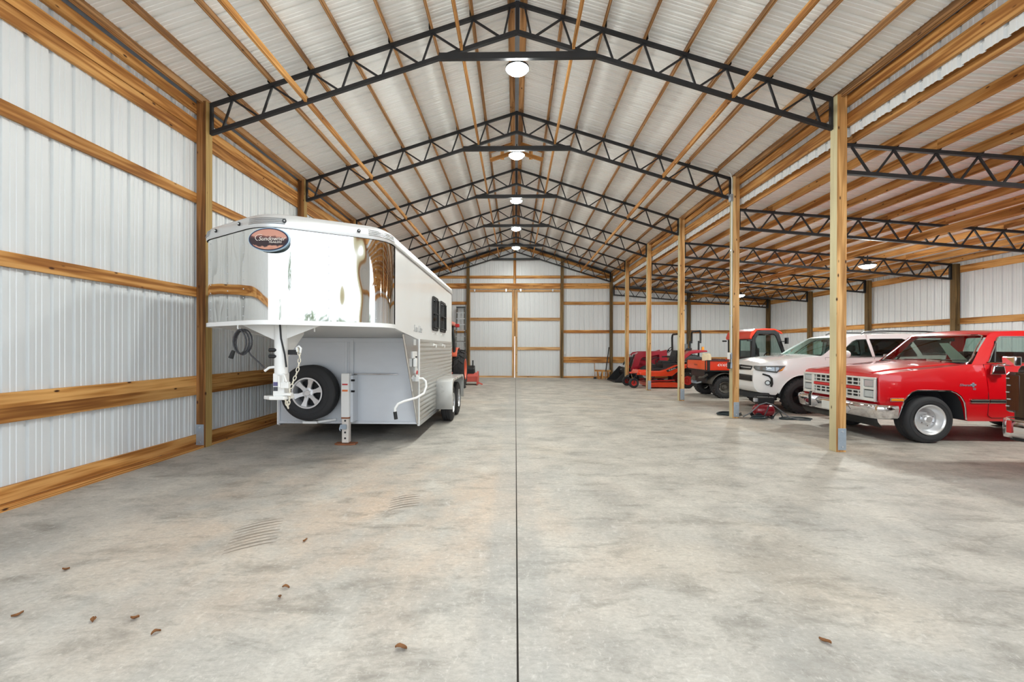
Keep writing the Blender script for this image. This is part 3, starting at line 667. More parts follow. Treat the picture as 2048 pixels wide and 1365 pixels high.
# ---------------------------------------------------------------- wheels
def wheel(parent, c, r, w, rr, side=-1, style='spoke', rimm=None, n_sp=6, tread='road', axis='y', hubm=None, nm='tyre'):
    """tyre with a rim as its child; side = the direction (along the axis) the face looks to"""
    s = side; h = w / 2
    prof = [(rr * 0.99, -h * 0.80), (rr + 0.015, -h * 0.92), (rr + (r - rr) * 0.35, -h * 1.0), (rr + (r - rr) * 0.75, -h * 0.97), (r - 0.012, -h * 0.82), (r, -h * 0.68)]
    k = [-0.42, -0.40, -0.14, -0.12, 0.12, 0.14, 0.40, 0.42]
    mid = [(r - (0.008 if i in (1, 2, 5, 6) and False else 0), h * q) for i, q in enumerate(k)]
    g = 0.009
    mid = [(r, -h * .46), (r - g, -h * .44), (r - g, -h * .38), (r, -h * .36), (r, -h * .06), (r - g, -h * .04), (r - g, h * .04), (r, h * .06), (r, h * .36), (r - g, h * .38), (r - g, h * .44), (r, h * .46)]
    prof = prof + mid + [(a, -b) for a, b in reversed(prof)]
    mb = MB().lathe(prof, (0, 0, 0), 'y', 44)
    mb.lathe([(rr + (r - rr) * 0.45, s * h * 1.0), (rr + (r - rr) * 0.47, s * (h * 1.0 + 0.004)), (rr + (r - rr) * 0.55, s * (h + 0.004)), (rr + (r - rr) * 0.57, s * h)], (0, 0, 0), 'y', 44)
    if tread != 'road':
        nb = 26 if tread == 'mud' else 18
        for i in range(nb):
            for q in (-1, 1):
                a = 2 * math.pi * (i + (0.5 if q > 0 else 0)) / nb
                if tread == 'ag':
                    p0 = Vector((math.cos(a) * (r + .01), q * h * 0.05, math.sin(a) * (r + .01))); b2 = a - 0.20
                    p1 = Vector((math.cos(b2) * (r - .005), q * h * 0.95, math.sin(b2) * (r - .005)))
                    mb.beam(p0, p1, 0.035, 0.05, (math.cos(a), 0, math.sin(a)))
                else:
                    d = Vector((math.cos(a), 0, math.sin(a)))
                    mb.beam(d * (r - 0.004) + Vector((0, q * h * 0.50, 0)), d * (r - 0.012) + Vector((0, q * h * 1.01, 0)), 0.045, 0.024, d)
    t = mb.build(nm, RUBBER, parent, 40)
    rimm = rimm or ALU
    f = s * h
    rb = MB()
    if style == 'spoke':
        rb.lathe([(rr, f * 0.92), (rr * 1.02, f * 1.0), (rr * 0.93, f * 1.0), (rr * 0.88, f * 0.78), (rr * 0.86, -f * 0.7)], (0, 0, 0), 'y', 40)
        rb.lathe([(0, f * 0.86), (rr * 0.17, f * 0.86), (rr * 0.20, f * 0.80), (rr * 0.34, f * 0.76), (rr * 0.36, f * 0.5)], (0, 0, 0), 'y', 24)
        for i in range(n_sp):
            a = 2 * math.pi * (i + 0.25) / n_sp; d = Vector((math.cos(a), 0, math.sin(a))); q = Vector((-math.sin(a), 0, math.cos(a)))
            w0 = rr * 0.13; w1 = rr * 0.19; vs = []
            for (ra, ya, wa) in ((rr * 0.22, f * 0.74, w0), (rr * 0.60, f * 0.80, w0 * 0.95), (rr * 0.90, f * 0.88, w1)):
                for yy in (0, -f * 0.25):
                    for e in (-1, 1): vs.append(d * ra + q * e * wa + Vector((0, ya + yy, 0)))
            fs = []
            for b in (0, 4): fs += [(b, b + 1, b + 5, b + 4), (b + 2, b + 6, b + 7, b + 3), (b, b + 4, b + 6, b + 2), (b + 1, b + 3, b + 7, b + 5)]
            rb.add(vs, fs + [(0, 2, 3, 1), (8, 9, 11, 10)])
    elif style == 'rally':   # dished chrome wheel with a hub cone
        rb.lathe([(rr, f * 0.90), (rr * 1.03, f * 1.0), (rr * 0.97, f * 1.03), (rr * 0.90, f * 0.92), (rr * 0.86, f * 0.55), (rr * 0.74, f * 0.30), (rr * 0.60, f * 0.34), (rr * 0.52, f * 0.42), (rr * 0.30, f * 0.42), (rr * 0.27, f * 0.75), (rr * 0.20, f * 0.86), (0, f * 0.88)], (0, 0, 0), 'y', 44)
    else:                    # plain pressed disc
        rb.lathe([(rr, f * 0.92), (rr * 1.01, f * 1.0), (rr * 0.92, f * 0.98), (rr * 0.84, f * 0.55), (rr * 0.55, f * 0.45), (rr * 0.42, f * 0.66), (rr * 0.2, f * 0.68), (rr * 0.18, f * 0.8), (0, f * 0.82)], (0, 0, 0), 'y', 36)
    rim = rb.build('rim', rimm, t, 35)
    nb = MB()
    nn = 6 if style != 'disc' else 5
    for i in range(nn):
        a = 2 * math.pi * (i + .5) / nn; q = rr * 0.27 if style != 'rally' else rr * 0.42
        y0 = f * (0.72 if style == 'spoke' else 0.40 if style == 'rally' else 0.5)
        nb.cyl((math.cos(a) * q, y0, math.sin(a) * q), (math.cos(a) * q, y0 + s * 0.03, math.sin(a) * q), 0.012, 0.010, 6)
    stuff(nb.build('lug_nuts', CHROME if style != 'disc' else STEEL, t))
    if style == 'spoke': MB().lathe([(0, 0), (rr * 0.86, 0)], (0, -f * 0.1, 0), 'y', 24).build('brake_disc', STEEL, t)
    t.location = c
    if axis == 'x': t.rotation_euler = (0, 0, R(90))
    return t

# ---------------------------------------------------------------- horse trailer
def mirror_metal():
    m, t, n, l, b = nt('polished_steel')
    b.inputs['Base Color'].default_value = rgba((226, 226, 224)); b.inputs['Metallic'].default_value = 1; b.inputs['Roughness'].default_value = 0.035
    tc = n.new('ShaderNodeTexCoord'); mp = n.new('ShaderNodeMapping'); mp.inputs['Scale'].default_value = (2.6, 2.6, 1.1)
    z = n.new('ShaderNodeTexNoise'); z.inputs['Scale'].default_value = 1.0; z.inputs['Detail'].default_value = 1.0
    bp = n.new('ShaderNodeBump'); bp.inputs['Strength'].default_value = 0.22; bp.inputs['Distance'].default_value = 0.05
    l.new(tc.outputs['Object'], mp.inputs[0]); l.new(mp.outputs[0], z.inputs['Vector']); l.new(z.outputs['Fac'], bp.inputs['Height']); l.new(bp.outputs[0], b.inputs['Normal'])
    MATS['polished_steel'] = m; return m
MIRROR = mirror_metal()
TWHITE = mat('trailer_white', (243, 244, 244), 0.25, 0, 0.02, 1.5, coat=0.4)
TGREY = mat('trailer_grey', (208, 212, 218), 0.42, 0.2, 0.06, 3, stretch=(1, 1, 3))
TRIMA = mat('trailer_rail', (214, 215, 216), 0.34, 0.45, 0.05, 4)
RIBALU = mat('ribbed_aluminium', (214, 213, 208), 0.24, 0.75, 0.05, 2.0)
TINT = mat('dark_window', (14, 16, 20), 0.06, 0, 0.1, 3)
RUST = mat('rusty_plate', (146, 92, 62), 0.8, 0, 0.35, 12)
REDL = mat('red_marker', (190, 22, 26), 0.3, 0, 0.1, 10, coat=0.5)
TR = thing('horse_trailer', 'white gooseneck horse trailer with mirror-polished nose parked along the left wall', 'trailer', (-2.665, 7.0, 0))
HW = 1.13; YA = -2.43; YN = -1.73; YR = 3.62; ZN0 = 1.755; ZN1 = 2.80
def vnose(off=0.0, rap=0.30, rc=0.24, n=9):
    """plan of the nose from the rear-left corner point to the rear-right one, rounded at the apex and both shoulders"""
    hw = HW + off; ya = YA - off * 1.25; yn = YN - off * 0.5
    def fillet(p0, p1, p2, d):
        a = (Vector(p0) - Vector(p1)).normalized() * d + Vector(p1); c = (Vector(p2) - Vector(p1)).normalized() * d + Vector(p1); p = Vector(p1)
        return [((1 - t) ** 2) * a + 2 * t * (1 - t) * p + t * t * c for t in [i / n for i in range(n + 1)]]
    L0 = (-hw, 0.4); L = (-hw, yn); A = (0, ya); Rr = (hw, yn); R0 = (hw, 0.4)
    return [Vector((-hw, -1.40))] + fillet(L0, L, A, rc) + fillet(L, A, Rr, rap) + fillet(A, Rr, R0, rc) + [Vector((hw, -1.40))]
VN = vnose(); half = len(VN) // 2
def loft(mb, plan, zs):
    """zs: list of (z, offset plan)"""
    return mb.grid([[(p.x, p.y, z) for p in pl] for z, pl in zs])
for nm, a, b in (('nose_panel', 0, half + 1), ('nose_panel', half, len(VN))):
    pl = VN[a:b]; MB().grid([[(p.x, p.y, ZN0 + 0.03 + (ZN1 - ZN0 - 0.02) * k / 6) for p in pl] for k in range(7)]).build(nm, MIRROR, TR, 60)
# seams and rivets
rv = MB(); sm = MB()
def along(pl, t):
    tot = sum((b - a).length for a, b in zip(pl, pl[1:])); d = t * tot
    for a, b in zip(pl, pl[1:]):
        L = (b - a).length
        if d <= L: return a + (b - a) * (d / L), (b - a).normalized()
        d -= L
    return pl[-1], (pl[-1] - pl[-2]).normalized()
for t in (0.155, 0.285, 0.395, 0.70, 0.865):
    p, d = along(VN, t); nrm = Vector((d.y, -d.x))
    for k in range(10):
        z = ZN0 + 0.09 + k * 0.098; c = p + nrm * 0.001
        rv.cyl((c.x, c.y, z), (c.x + nrm.x * 0.004, c.y + nrm.y * 0.004, z), 0.0065, 0.004, 6)
    if t in (0.70,): sm.beam((p.x + nrm.x * .001, p.y + nrm.y * .001, ZN0 + .03), (p.x + nrm.x * .001, p.y + nrm.y * .001, ZN1), 0.006, 0.002, (nrm.x, nrm.y, 0))
stuff(rv.build('rivets', BOLT, TR)); sm.build('nose_seam', ALU, TR)
loft(MB(), VN, [(ZN0, vnose(0.004)), (ZN0 - 0.012, vnose(0.018)), (ZN0 + 0.035, vnose(0.018)), (ZN0 + 0.04, vnose(0.002))]).build('nose_lip', TWHITE, TR, 50)
# roof rail: a cove that runs round the nose and down both sides
def full(off): return [Vector((-HW - off, YR))] + vnose(off) + [Vector((HW + off, YR))]
zs = [(ZN1 - 0.02, full(0.012)), (ZN1, full(0.018)), (ZN1 + 0.03, full(0.014)), (ZN1 + 0.08, full(0.004)), (ZN1 + 0.12, full(-0.022)), (ZN1 + 0.15, full(-0.075))]
loft(MB(), None, zs).build('roof_rail', TRIMA, TR, 50)
top = full(-0.075); rf = MB()
rows = []
for k in range(9):
    u = k / 8; rows.append([(p.x * (1 - u), max(p.y, YA + 0.1 + 0.5 * u) if u else p.y, ZN1 + 0.15 + 0.045 * (1 - (1 - u) ** 2) * max(0, min(1, (p.y - YA - 0.1) / 1.6))) for p in top])
rf.grid(rows); rf.build('roof_skin', TWHITE, TR, 50)
for a, b in ((1, 11), (12, 20), (21, 31)):
    fl_ = MB()
    for k in range(4):
        pl = vnose(0.020 - 0.004 * k)[a:b]; fl_.tube([(p.x, p.y, ZN1 + 0.025 + 0.019 * k) for p in pl], 0.004, 5)
    fl_.build('rail_fluting', ALU, TR)
for t in (0.21, 0.375, 0.56, 0.80):
    p, d = along(vnose(0.012), t); nrm = Vector((d.y, -d.x)); z = ZN1 + 0.055
    k = MB().cyl((p.x, p.y, z), (p.x + nrm.x * .012, p.y + nrm.y * .012, z), 0.021, n=16).build('marker_light', BLACKP, TR)
    MB().sphere((p.x + nrm.x * .012, p.y + nrm.y * .012, z), 0.010, 10, 6).build('lens', BOLT, k)
# side walls: white upper skin, ribbed lower skin
for sd in (1, -1):
    nm = 'side_panel'
    poly = [(-1.45, ZN0 - 0.005), (-0.9, 1.70), (0.0, 1.625), (YR, 1.60), (YR, 2.80), (-1.45, 2.80)]
    MB().prism(poly, 'x', sd * HW, sd * (HW - 0.03)).build(nm, TWHITE, TR, 0)
    rib = []
    z = 0.30
    while z < 1.59:
        rib += [(0.0, z), (0.012, z + 0.012), (0.015, z + 0.035), (0.012, z + 0.058), (0.0, z + 0.070)]; z += 0.075
    MB().grid([[(sd * (HW - 0.01 + o), y, z) for o, z in rib] for y in (0.03, 0.9, 1.8, 2.7, YR)]).build('ribbed_panel', RIBALU, TR, 60)
    MB().box(sd * HW - 0.025, sd * HW + 0.008, -0.012, 0.045, 0.26, 1.64).build('corner_trim', TWHITE, TR, 0, 0.004)
    MB().box(sd * HW - 0.03, sd * HW + 0.004, 0.03, YR, 0.24, 0.305).build('bottom_rail', ALU, TR, 0, 0.004)
MB().box(-HW, HW, YR - 0.03, YR, 0.26, 2.92).build('rear_door', TWHITE, TR, 0)
MB().box(-HW + 0.03, HW - 0.03, 0.05, YR - 0.04, 0.27, 0.33).build('floor_pan', STEEL, TR, 0)
MB().box(-HW + 0.03, HW - 0.03, YR - 0.08, YR - 0.05, 0.27, 2.85).build('bulkhead', STEEL, TR, 0)
# front wall under the nose
fw = MB().box(-HW, HW, 0.0, 0.02, 0.28, 1.665).build('front_wall', TGREY, TR, 0)
fr = MB()
fr.box(-HW, HW, -0.022, 0.0, 0.28, 0.32).box(-HW, HW, -0.018, 0, 1.585, 1.65).box(-HW, -HW + 0.03, -0.018, 0, 0.32, 1.62)
fr.box(0.03, 0.085, -0.03, 0, 0.32, 1.62).box(-0.06, -0.02, -0.012, 0, 0.32, 1.62).box(0.10, 0.125, -0.008, 0, 0.32, 1.05)
fr.build('wall_frame', TGREY, TR, 0, 0.003)
MB().cyl((0.10, -0.025, 1.075), (0.80, -0.025, 1.075), 0.012).build('cross_rod', CHROME, TR)
bo = MB()
for k in range(18): bo.cyl((-0.98 + k * 0.115, -0.022, 0.305), (-0.98 + k * 0.115, -0.03, 0.305), 0.008, n=8)
for k in range(9): bo.cyl((-0.98 + k * 0.24, -0.018, 1.66), (-0.98 + k * 0.24, -0.025, 1.66), 0.007, n=8)
stuff(bo.build('frame_bolts', BOLT, TR))
# neck floor: from the lip back to the front wall
pl = vnose(-0.004); und = MB(); c0 = [(p.x, p.y, ZN0 + 0.002) for p in pl]
und.grid([c0, [(p[0] * 0.985, max(p[1], -0.95), 1.715) for p in c0], [(p[0] * 0.98, 0.0, 1.655) for p in c0]]); und.build('neck_floor', mat('neck_grey', (206, 208, 210), 0.5, 0.1, 0.04, 3), TR, 50)
# polished gusset on the right side and its rod
gp = [(-0.92, 1.69), (0.0, 1.63), (0.0, 0.28), (-0.03, 0.28)]
MB().prism(gp, 'x', HW - 0.002, HW - 0.02).build('side_gusset', mat('gusset_metal', (190, 192, 194), 0.16, 0.95, 0.05, 2), TR, 0)
MB().cyl((HW - 0.02, -0.93, 1.69), (HW - 0.02, -0.035, 0.30), 0.014).build('gusset_edge', CHROME, TR)
# right side fittings seen on the gusset (they face the camera on a bracket)
bx = HW - 0.03
ox = HW + 0.006
b = MB().cbox((ox, -0.33, 1.39), (0.02, 0.26, 0.10)).cbox((ox, -0.27, 1.24), (0.02, 0.12, 0.26)).build('breakaway_bracket', WHITEP, TR, 0, 0.004)
MB().cbox((ox + 0.02, -0.38, 1.27), (0.05, 0.09, 0.12)).build('breakaway_switch', WHITEP, b, 0, 0.008)
ob = MB().cyl((HW - 0.002, -0.20, 1.115), (HW + 0.012, -0.20, 1.115), 0.075, n=24).build('reflector_plate', WHITEP, TR)
MB().sphere((HW + 0.014, -0.20, 1.115), (0.012, 0.062, 0.034), 14, 8).build('red_lens', REDL, ob)
cr = MB().tube([(HW, -0.2, 1.02), (HW + 0.10, -0.2, 1.02), (HW + 0.15, -0.21, 0.98), (HW + 0.165, -0.24, 0.90), (HW + 0.14, -0.3, 0.80), (HW + 0.05, -0.42, 0.745), (HW - 0.10, -0.56, 0.71), (HW - 0.17, -0.62, 0.68), (HW - 0.205, -0.65, 0.62), (HW - 0.205, -0.65, 0.54)], 0.018, 8).build('jack_crank', WHITEP, TR)
MB().cbox((HW + 0.02, -0.2, 1.02), (0.06, 0.07, 0.09)).build('crank_mount', WHITEP, cr, 0, 0.006)
MB().cyl((HW - 0.206, -0.65, 0.57), (HW - 0.19, -0.65, 0.46), 0.026, n=12).build('crank_grip', BLACKP, cr)
st = MB().cbox((HW + 0.001, -0.30, 1.58), (0.003, 0.16, 0.09)).build('sticker', mat('sticker', (206, 208, 208), 0.5), TR, 0)
# windows
for ya, yb_ in ((1.07, 1.68), (1.92, 2.60)):
    z0, z1 = 1.815, 2.455
    f = MB(); po = rrect(ya, yb_, z0, z1, 0.09); pi_ = rrect(ya + 0.035, yb_ - 0.035, z0 + 0.035, z1 - 0.035, 0.06)
    n = len(po); f.add([(HW, p[0], p[1]) for p in po] + [(HW + 0.022, p[0], p[1]) for p in po] + [(HW + 0.022, p[0], p[1]) for p in pi_] + [(HW, p[0], p[1]) for p in pi_],
        [(k * n + i, k * n + (i + 1) % n, (k + 1) * n + (i + 1) % n, (k + 1) * n + i) for k in range(3) for i in range(n)])
    w = f.build('window_frame', BLACKP, TR)
    MB().prism(pi_, 'x', HW + 0.002, HW + 0.008).build('pane', TINT, w, 0)
    g = MB()
    for q in range(1, 5):
        yy = ya + (yb_ - ya) * q / 5; g.cyl((HW + 0.045, yy, z0 + 0.06), (HW + 0.045, yy, z1 - 0.06), 0.009, n=8)
    for z in (z0 + 0.06, (z0 + z1) / 2, z1 - 0.06): g.tube([(HW + 0.01, ya + 0.04, z), (HW + 0.045, ya + 0.08, z), (HW + 0.045, yb_ - 0.08, z), (HW + 0.01, yb_ - 0.04, z)], 0.009, 8)
    g.build('window_bars', BLACKP, w)
    for yy in (ya + 0.15, yb_ - 0.15): MB().cbox((HW + 0.008, yy, z0 - 0.05), (0.016, 0.07, 0.03)).build('window_latch', WHITEP, w, 0)
text('lettering', 'Sun Lite', mat('decal_grey', (168, 172, 176), 0.5), TR, (HW + 0.002, -0.08, 1.79), (R(90), 0, R(90)), 0.16, 0.0008, 0.25, 1.15)
for yy in (1.25, 2.25):
    MB().tube([(HW, yy, 1.55), (HW + 0.05, yy, 1.55), (HW + 0.05, yy, 1.50)], 0.012).cbox((HW + 0.006, yy, 1.55), (0.012, 0.12, 0.05)).build('tie_ring', WHITEP, TR)
# fenders and wheels
for sd in (1, -1):
    prof = [(1.53, 0.30), (1.53, 0.74), (1.56, 0.83), (1.64, 0.875), (1.9, 0.885), (3.05, 0.885), (3.30, 0.875), (3.39, 0.83), (3.42, 0.74), (3.42, 0.34)]
    f = MB(); x0 = sd * (HW - 0.01); x1 = sd * (HW + 0.315)
    f.grid([[(x, y, z) for y, z in prof] for x in (x0, x0 + (x1 - x0) * .97, x1)])
    ins = [(1.58, 0.30), (1.60, 0.70), (1.66, 0.79), (1.74, 0.83), (1.9, 0.84), (3.05, 0.84), (3.2, 0.83), (3.31, 0.78), (3.36, 0.70), (3.37, 0.34)]
    f.grid([[(x1, y, z) for y, z in prof], [(x1 + sd * 0.004, y, z) for y, z in ins]])
    f.build('fender', mat('fender_white', (230, 230, 228), 0.28, 0.15, 0.04, 3, coat=0.5), TR, 40, solid=0.006)
    for y in (2.05, 2.92): wheel(TR, (sd * (HW + 0.16), y, 0.365), 0.365, 0.215, 0.20, sd, 'spoke', ALU, 6, axis='x').rotation_euler = (0, 0, R(-90))
MB().cyl((-1.1, 2.05, 0.365), (1.1, 2.05, 0.365), 0.04).cyl((-1.1, 2.92, 0.365), (1.1, 2.92, 0.365), 0.04).build('axle', STEEL, TR)
# gooseneck coupler
gx, gy = 0.02, -2.07
MB().cyl((gx, gy, 1.20), (gx, gy, 1.755), 0.072, n=24).build('coupler_tube', WHITEP, TR)
MB().box(gx - 0.064, gx + 0.064, gy - 0.064, gy + 0.064, 0.95, 1.21).build('inner_tube', WHITEP, TR, 0, 0.012)
MB().prism([(gx - 0.19, gy - 0.02), (gx - 0.08, gy - 0.10), (gx + 0.08, gy - 0.10), (gx + 0.10, gy - 0.05), (gx + 0.10, gy + 0.10), (gx - 0.08, gy + 0.10)], 'z', 0.915, 0.955).build('coupler_plate', WHITEP, TR, 0, 0.006)
MB().prism([(gx - 0.45, ZN0), (gx - 0.07, 1.58), (gx - 0.07, ZN0)], 'y', gy - 0.01, gy + 0.01).build('neck_gusset', WHITEP, TR, 0)
MB().prism([(gx + 0.47, ZN0), (gx + 0.07, 1.60), (gx + 0.07, ZN0)], 'y', gy - 0.01, gy + 0.01).build('neck_gusset', WHITEP, TR, 0)
MB().prism([(gy + 0.05, 1.36), (gy + 0.46, 1.655), (gy + 0.46, 1.75), (gy + 0.03, 1.75)], 'x', gx + 0.02, gx + 0.034).build('neck_gusset', WHITEP, TR, 0)
for z in (1.40, 1.47): MB().cyl((gx - 0.02, gy - 0.05, z), (gx - 0.105, gy - 0.06, z), 0.021, n=10).build('set_screw', BLACKP, TR)
MB().cbox((gx + 0.14, gy - 0.02, 1.445), (0.10, 0.03, 0.055)).build('safety_switch', BLACKP, TR, 0, 0.006)
MB().tube([(gx + 0.03, gy - 0.085, ZN0), (gx + 0.045, gy - 0.09, 1.60), (gx + 0.085, gy - 0.085, 1.42), (gx + 0.10, gy - 0.08, 1.28)], 0.010).build('wiring', BLACKP, TR)
MB().tube([(gx - 0.05, gy - 0.04, 1.28), (gx - 0.10, gy - 0.06, 1.275), (gx - 0.15, gy - 0.07, 1.235)], 0.014).build('lock_handle', WHITEP, TR)
ch = MB()
def link_ring(c, ax, r=0.020, l=0.012, w=0.0055):
    ax = Vector(ax).normalized(); s = ax.orthogonal().normalized() if abs(ax.z) < .9 else Vector((1, 0, 0)); return c, ax, s
p = Vector((gx + 0.215, gy - 0.03, 1.455)); k = 0
path = [Vector((gx + 0.21, gy - 0.03, 1.47)), Vector((gx + 0.225, gy - 0.03, 1.40)), Vector((gx + 0.215, gy - 0.03, 1.30)), Vector((gx + 0.19, gy - 0.035, 1.20)), Vector((gx + 0.155, gy - 0.04, 1.11)), Vector((gx + 0.125, gy - 0.05, 1.02)), Vector((gx + 0.12, gy - 0.05, 0.92)), Vector((gx + 0.10, gy - 0.05, 0.84)), Vector((gx + 0.085, gy - 0.06, 0.90))]
nl = 17
for i in range(nl):
    t = i / (nl - 1) * (len(path) - 1); j = min(int(t), len(path) - 2); c = path[j].lerp(path[j + 1], t - j); d = (path[j + 1] - path[j]).normalized()
    s = d.cross(Vector((0, 1, 0)) if i % 2 else Vector((1, 0.2, 0))).normalized()
    ch.tube([c + d * 0.028 * math.sin(a) + s * 0.0155 * math.cos(a) for a in [2 * math.pi * q / 12 for q in range(12)]], 0.0055, 6, True)
ch.build('safety_chain', mat('chain_cream', (226, 220, 204), 0.45, 0.2, 0.1, 20), TR)
MB().tube([(gx + 0.20, gy - 0.03, 1.45), (gx + 0.19, gy - 0.03, 1.50), (gx + 0.215, gy - 0.03, 1.515), (gx + 0.24, gy - 0.03, 1.49), (gx + 0.232, gy - 0.03, 1.44)], 0.012).build('chain_hook', WHITEP, TR)
MB().tube([(gx + 0.03, gy - 0.10, 1.06), (gx + 0.03, gy - 0.11, 1.19), (gx + 0.09, gy - 0.11, 1.195), (gx + 0.11, gy - 0.10, 1.12)], 0.012).build('latch_handle', WHITEP, TR)
MB().cbox((gx + 0.085, gy - 0.07, 1.08), (0.09, 0.05, 0.07)).cbox((gx + 0.10, gy - 0.05, 0.975), (0.10, 0.06, 0.03)).build('latch_block', WHITEP, TR, 0, 0.005)
MB().cbox((gx - 0.03, gy - 0.0655, 1.09), (0.05, 0.003, 0.045)).build('warning_label', mat('label_blue', (92, 88, 130), 0.5, var=0.4, scale=80), TR, 0)
MB().cbox((gx - 0.03, gy - 0.0655, 1.035), (0.05, 0.003, 0.045)).build('warning_label', mat('label_dark', (64, 66, 74), 0.5, var=0.4, scale=80), TR, 0)
# power cable hanging in loops from a hook
MB().tube([(-0.41, -2.17, ZN0 + 0.01), (-0.41, -2.18, 1.71), (-0.39, -2.18, 1.695), (-0.375, -2.18, 1.71)], 0.008).build('cable_hook', WHITEP, TR)
cab = []
for i in range(61):
    a = i / 60 * 2 * math.pi * 3.4; q = 1 - 0.06 * math.sin(a * .3)
    cab.append((-0.39 + 0.085 * q * math.sin(a) + 0.0006 * i, -2.18 - 0.02 * math.cos(a * 0.5) + 0.0004 * i, 1.56 + 0.135 * q * math.cos(a)))
cab += [(-0.28, -2.16, 1.42), (-0.20, -2.13, 1.33), (-0.15, -2.11, 1.27)]
cbl = MB().tube(cab, 0.0085, 7).build('power_cable', mat('cable_grey', (58, 58, 62), 0.5), TR)
MB().cyl((-0.45, -2.19, 1.46), (-0.48, -2.19, 1.38), 0.02, 0.026, 10).build('cable_plug', BLACKP, cbl)
MB().tube([(0.36, -1.98, ZN0 + 0.01), (0.36, -1.985, 1.72), (0.36, -1.985, 1.68)], 0.008).cbox((0.335, -1.98, 1.725), (0.03, 0.02, 0.02)).build('cable_hook', WHITEP, TR)
# landing jack
jx, jy = 0.05, -0.22
JK = MB().box(jx - 0.062, jx + 0.062, jy - 0.062, jy + 0.062, 0.42, 1.10).build('jack_tube', WHITEP, TR, 0, 0.01)
leg = MB().box(jx - 0.052, jx + 0.052, jy - 0.052, jy + 0.052, 0.03, 0.45).build('jack_leg', mat('worn_white', (222, 214, 206), 0.55, 0, 0.12, 14), JK, 0, 0.006)
for z in (0.10, 0.19, 0.37): MB().cyl((jx, jy - 0.053, z), (jx, jy - 0.0545, z), 0.016, n=12).build('pin_hole', BLACKP, JK)
MB().box(jx - 0.06, jx + 0.06, jy - 0.06, jy + 0.06, 0.40, 0.44).build('jack_collar', RUST, JK, 0, 0.004)
MB().cbox((jx - 0.02, jy - 0.07, 0.28), (0.09, 0.03, 0.07)).tube([(jx - 0.06, jy - 0.08, 0.31), (jx - 0.075, jy - 0.085, 0.25), (jx - 0.06, jy - 0.09, 0.22)], 0.008).build('jack_pin', GALV, JK)
MB().prism([(jx - 0.16, jy - 0.06), (jx - 0.10, jy - 0.10), (jx + 0.10, jy - 0.10), (jx + 0.16, jy - 0.06), (jx + 0.16, jy + 0.06), (jx - 0.16, jy + 0.06)], 'z', 0.002, 0.022).build('jack_foot', RUST, JK, 0)
MB().box(jx + 0.06, jx + 0.10, jy, 0.0, 0.34, 1.06).build('jack_mount', TGREY, TR, 0)
MB().box(jx - 0.03, jx + 0.04, jy + 0.05, 0.0, 0.98, 1.06).box(jx - 0.03, jx + 0.04, jy + 0.05, 0.0, 0.46, 0.54).build('jack_bracket', GALV, TR, 0)
for z, m, hh in ((0.93, REDL, 0.022), (0.835, mat('label_orange', (226, 120, 60), 0.5), 0.028), (0.88, mat('label_white', (240, 240, 238), 0.4), 0.05)):
    MB().cbox((jx, jy - 0.0635, z), (0.085, 0.003, hh)).build('warning_label', m, JK, 0)
for z in (0.99, 0.82): MB().cyl((jx + 0.08, jy - 0.01, z), (jx + 0.13, jy - 0.01, z), 0.016, n=8).build('mount_bolt', STEEL, TR)
# spare wheel and its carrier
wheel(TR, (-0.535, -0.17, 0.795), 0.43, 0.26, 0.235, -1, 'spoke', mat('alloy', (226, 228, 232), 0.3, 0.55, 0.04, 8), 6, nm='spare_tyre')
MB().cbox((-0.51, -0.2, 0.335), (0.22, 0.10, 0.035)).beam((-0.41, -0.18, 0.335), (-0.20, -0.02, 0.35), 0.04, 0.03).build('spare_carrier', WHITEP, TR, 0)
# oval badge on the apex
bd = thing  # the badge is fixed to the trailer: a part
def badge_mat():
    m, t, n, l, b = nt('badge_print'); tc = n.new('ShaderNodeTexCoord'); sx = n.new('ShaderNodeSeparateXYZ'); l.new(tc.outputs['Object'], sx.inputs[0])
    z = n.new('ShaderNodeTexNoise'); z.inputs['Scale'].default_value = 9; z.inputs['Detail'].default_value = 4; l.new(tc.outputs['Object'], z.inputs['Vector'])
    md = n.new('ShaderNodeMath'); md.operation = 'MULTIPLY_ADD'; md.inputs[1].default_value = 0.11; l.new(z.outputs['Fac'], md.inputs[0]); l.new(sx.outputs['Z'], md.inputs[2])
    r = n.new('ShaderNodeValToRGB'); r.color_ramp.interpolation = 'LINEAR'; e = r.color_ramp.elements
    mr = n.new('ShaderNodeMapRange'); mr.inputs['From Min'].default_value = -0.12; mr.inputs['From Max'].default_value = 0.22; l.new(md.outputs[0], mr.inputs['Value']); l.new(mr.outputs[0], r.inputs[0])
    e[0].position = 0.0; e[0].color = rgba((120, 66, 56)); e[1].position = 1.0; e[1].color = rgba((196, 138, 120))
    for p, c in ((0.30, (206, 150, 128)), (0.34, (48, 34, 40)), (0.52, (52, 36, 42)), (0.58, (110, 68, 66)), (0.62, (200, 146, 128))):
        k = e.new(p); k.color = rgba(c)
    l.new(r.outputs[0], b.inputs['Base Color']); b.inputs['Roughness'].default_value = 0.3; return m
bc = (0.062, -2.40, 2.64)
def oval(rx, rz, y0, y1, n=36): return [[(rx * math.cos(2 * math.pi * i / n), y, rz * math.sin(2 * math.pi * i / n)) for i in range(n)] for y in (y0, y1)]
def disc(rx, rz, y0, y1): return MB().prism([(rx * math.cos(2 * math.pi * i / 40), rz * math.sin(2 * math.pi * i / 40)) for i in range(40)], 'y', y0, y1)
BG = disc(0.222, 0.128, 0.0, 0.03).build('badge', mat('badge_rim', (168, 196, 216), 0.3), TR, 0, 0.006); BG.location = bc
disc(0.212, 0.119, -0.004, 0.0).build('badge_ring', mat('badge_navy', (40, 44, 70), 0.3), BG, 0)
disc(0.198, 0.107, -0.007, -0.003).build('badge_face', badge_mat(), BG, 0)
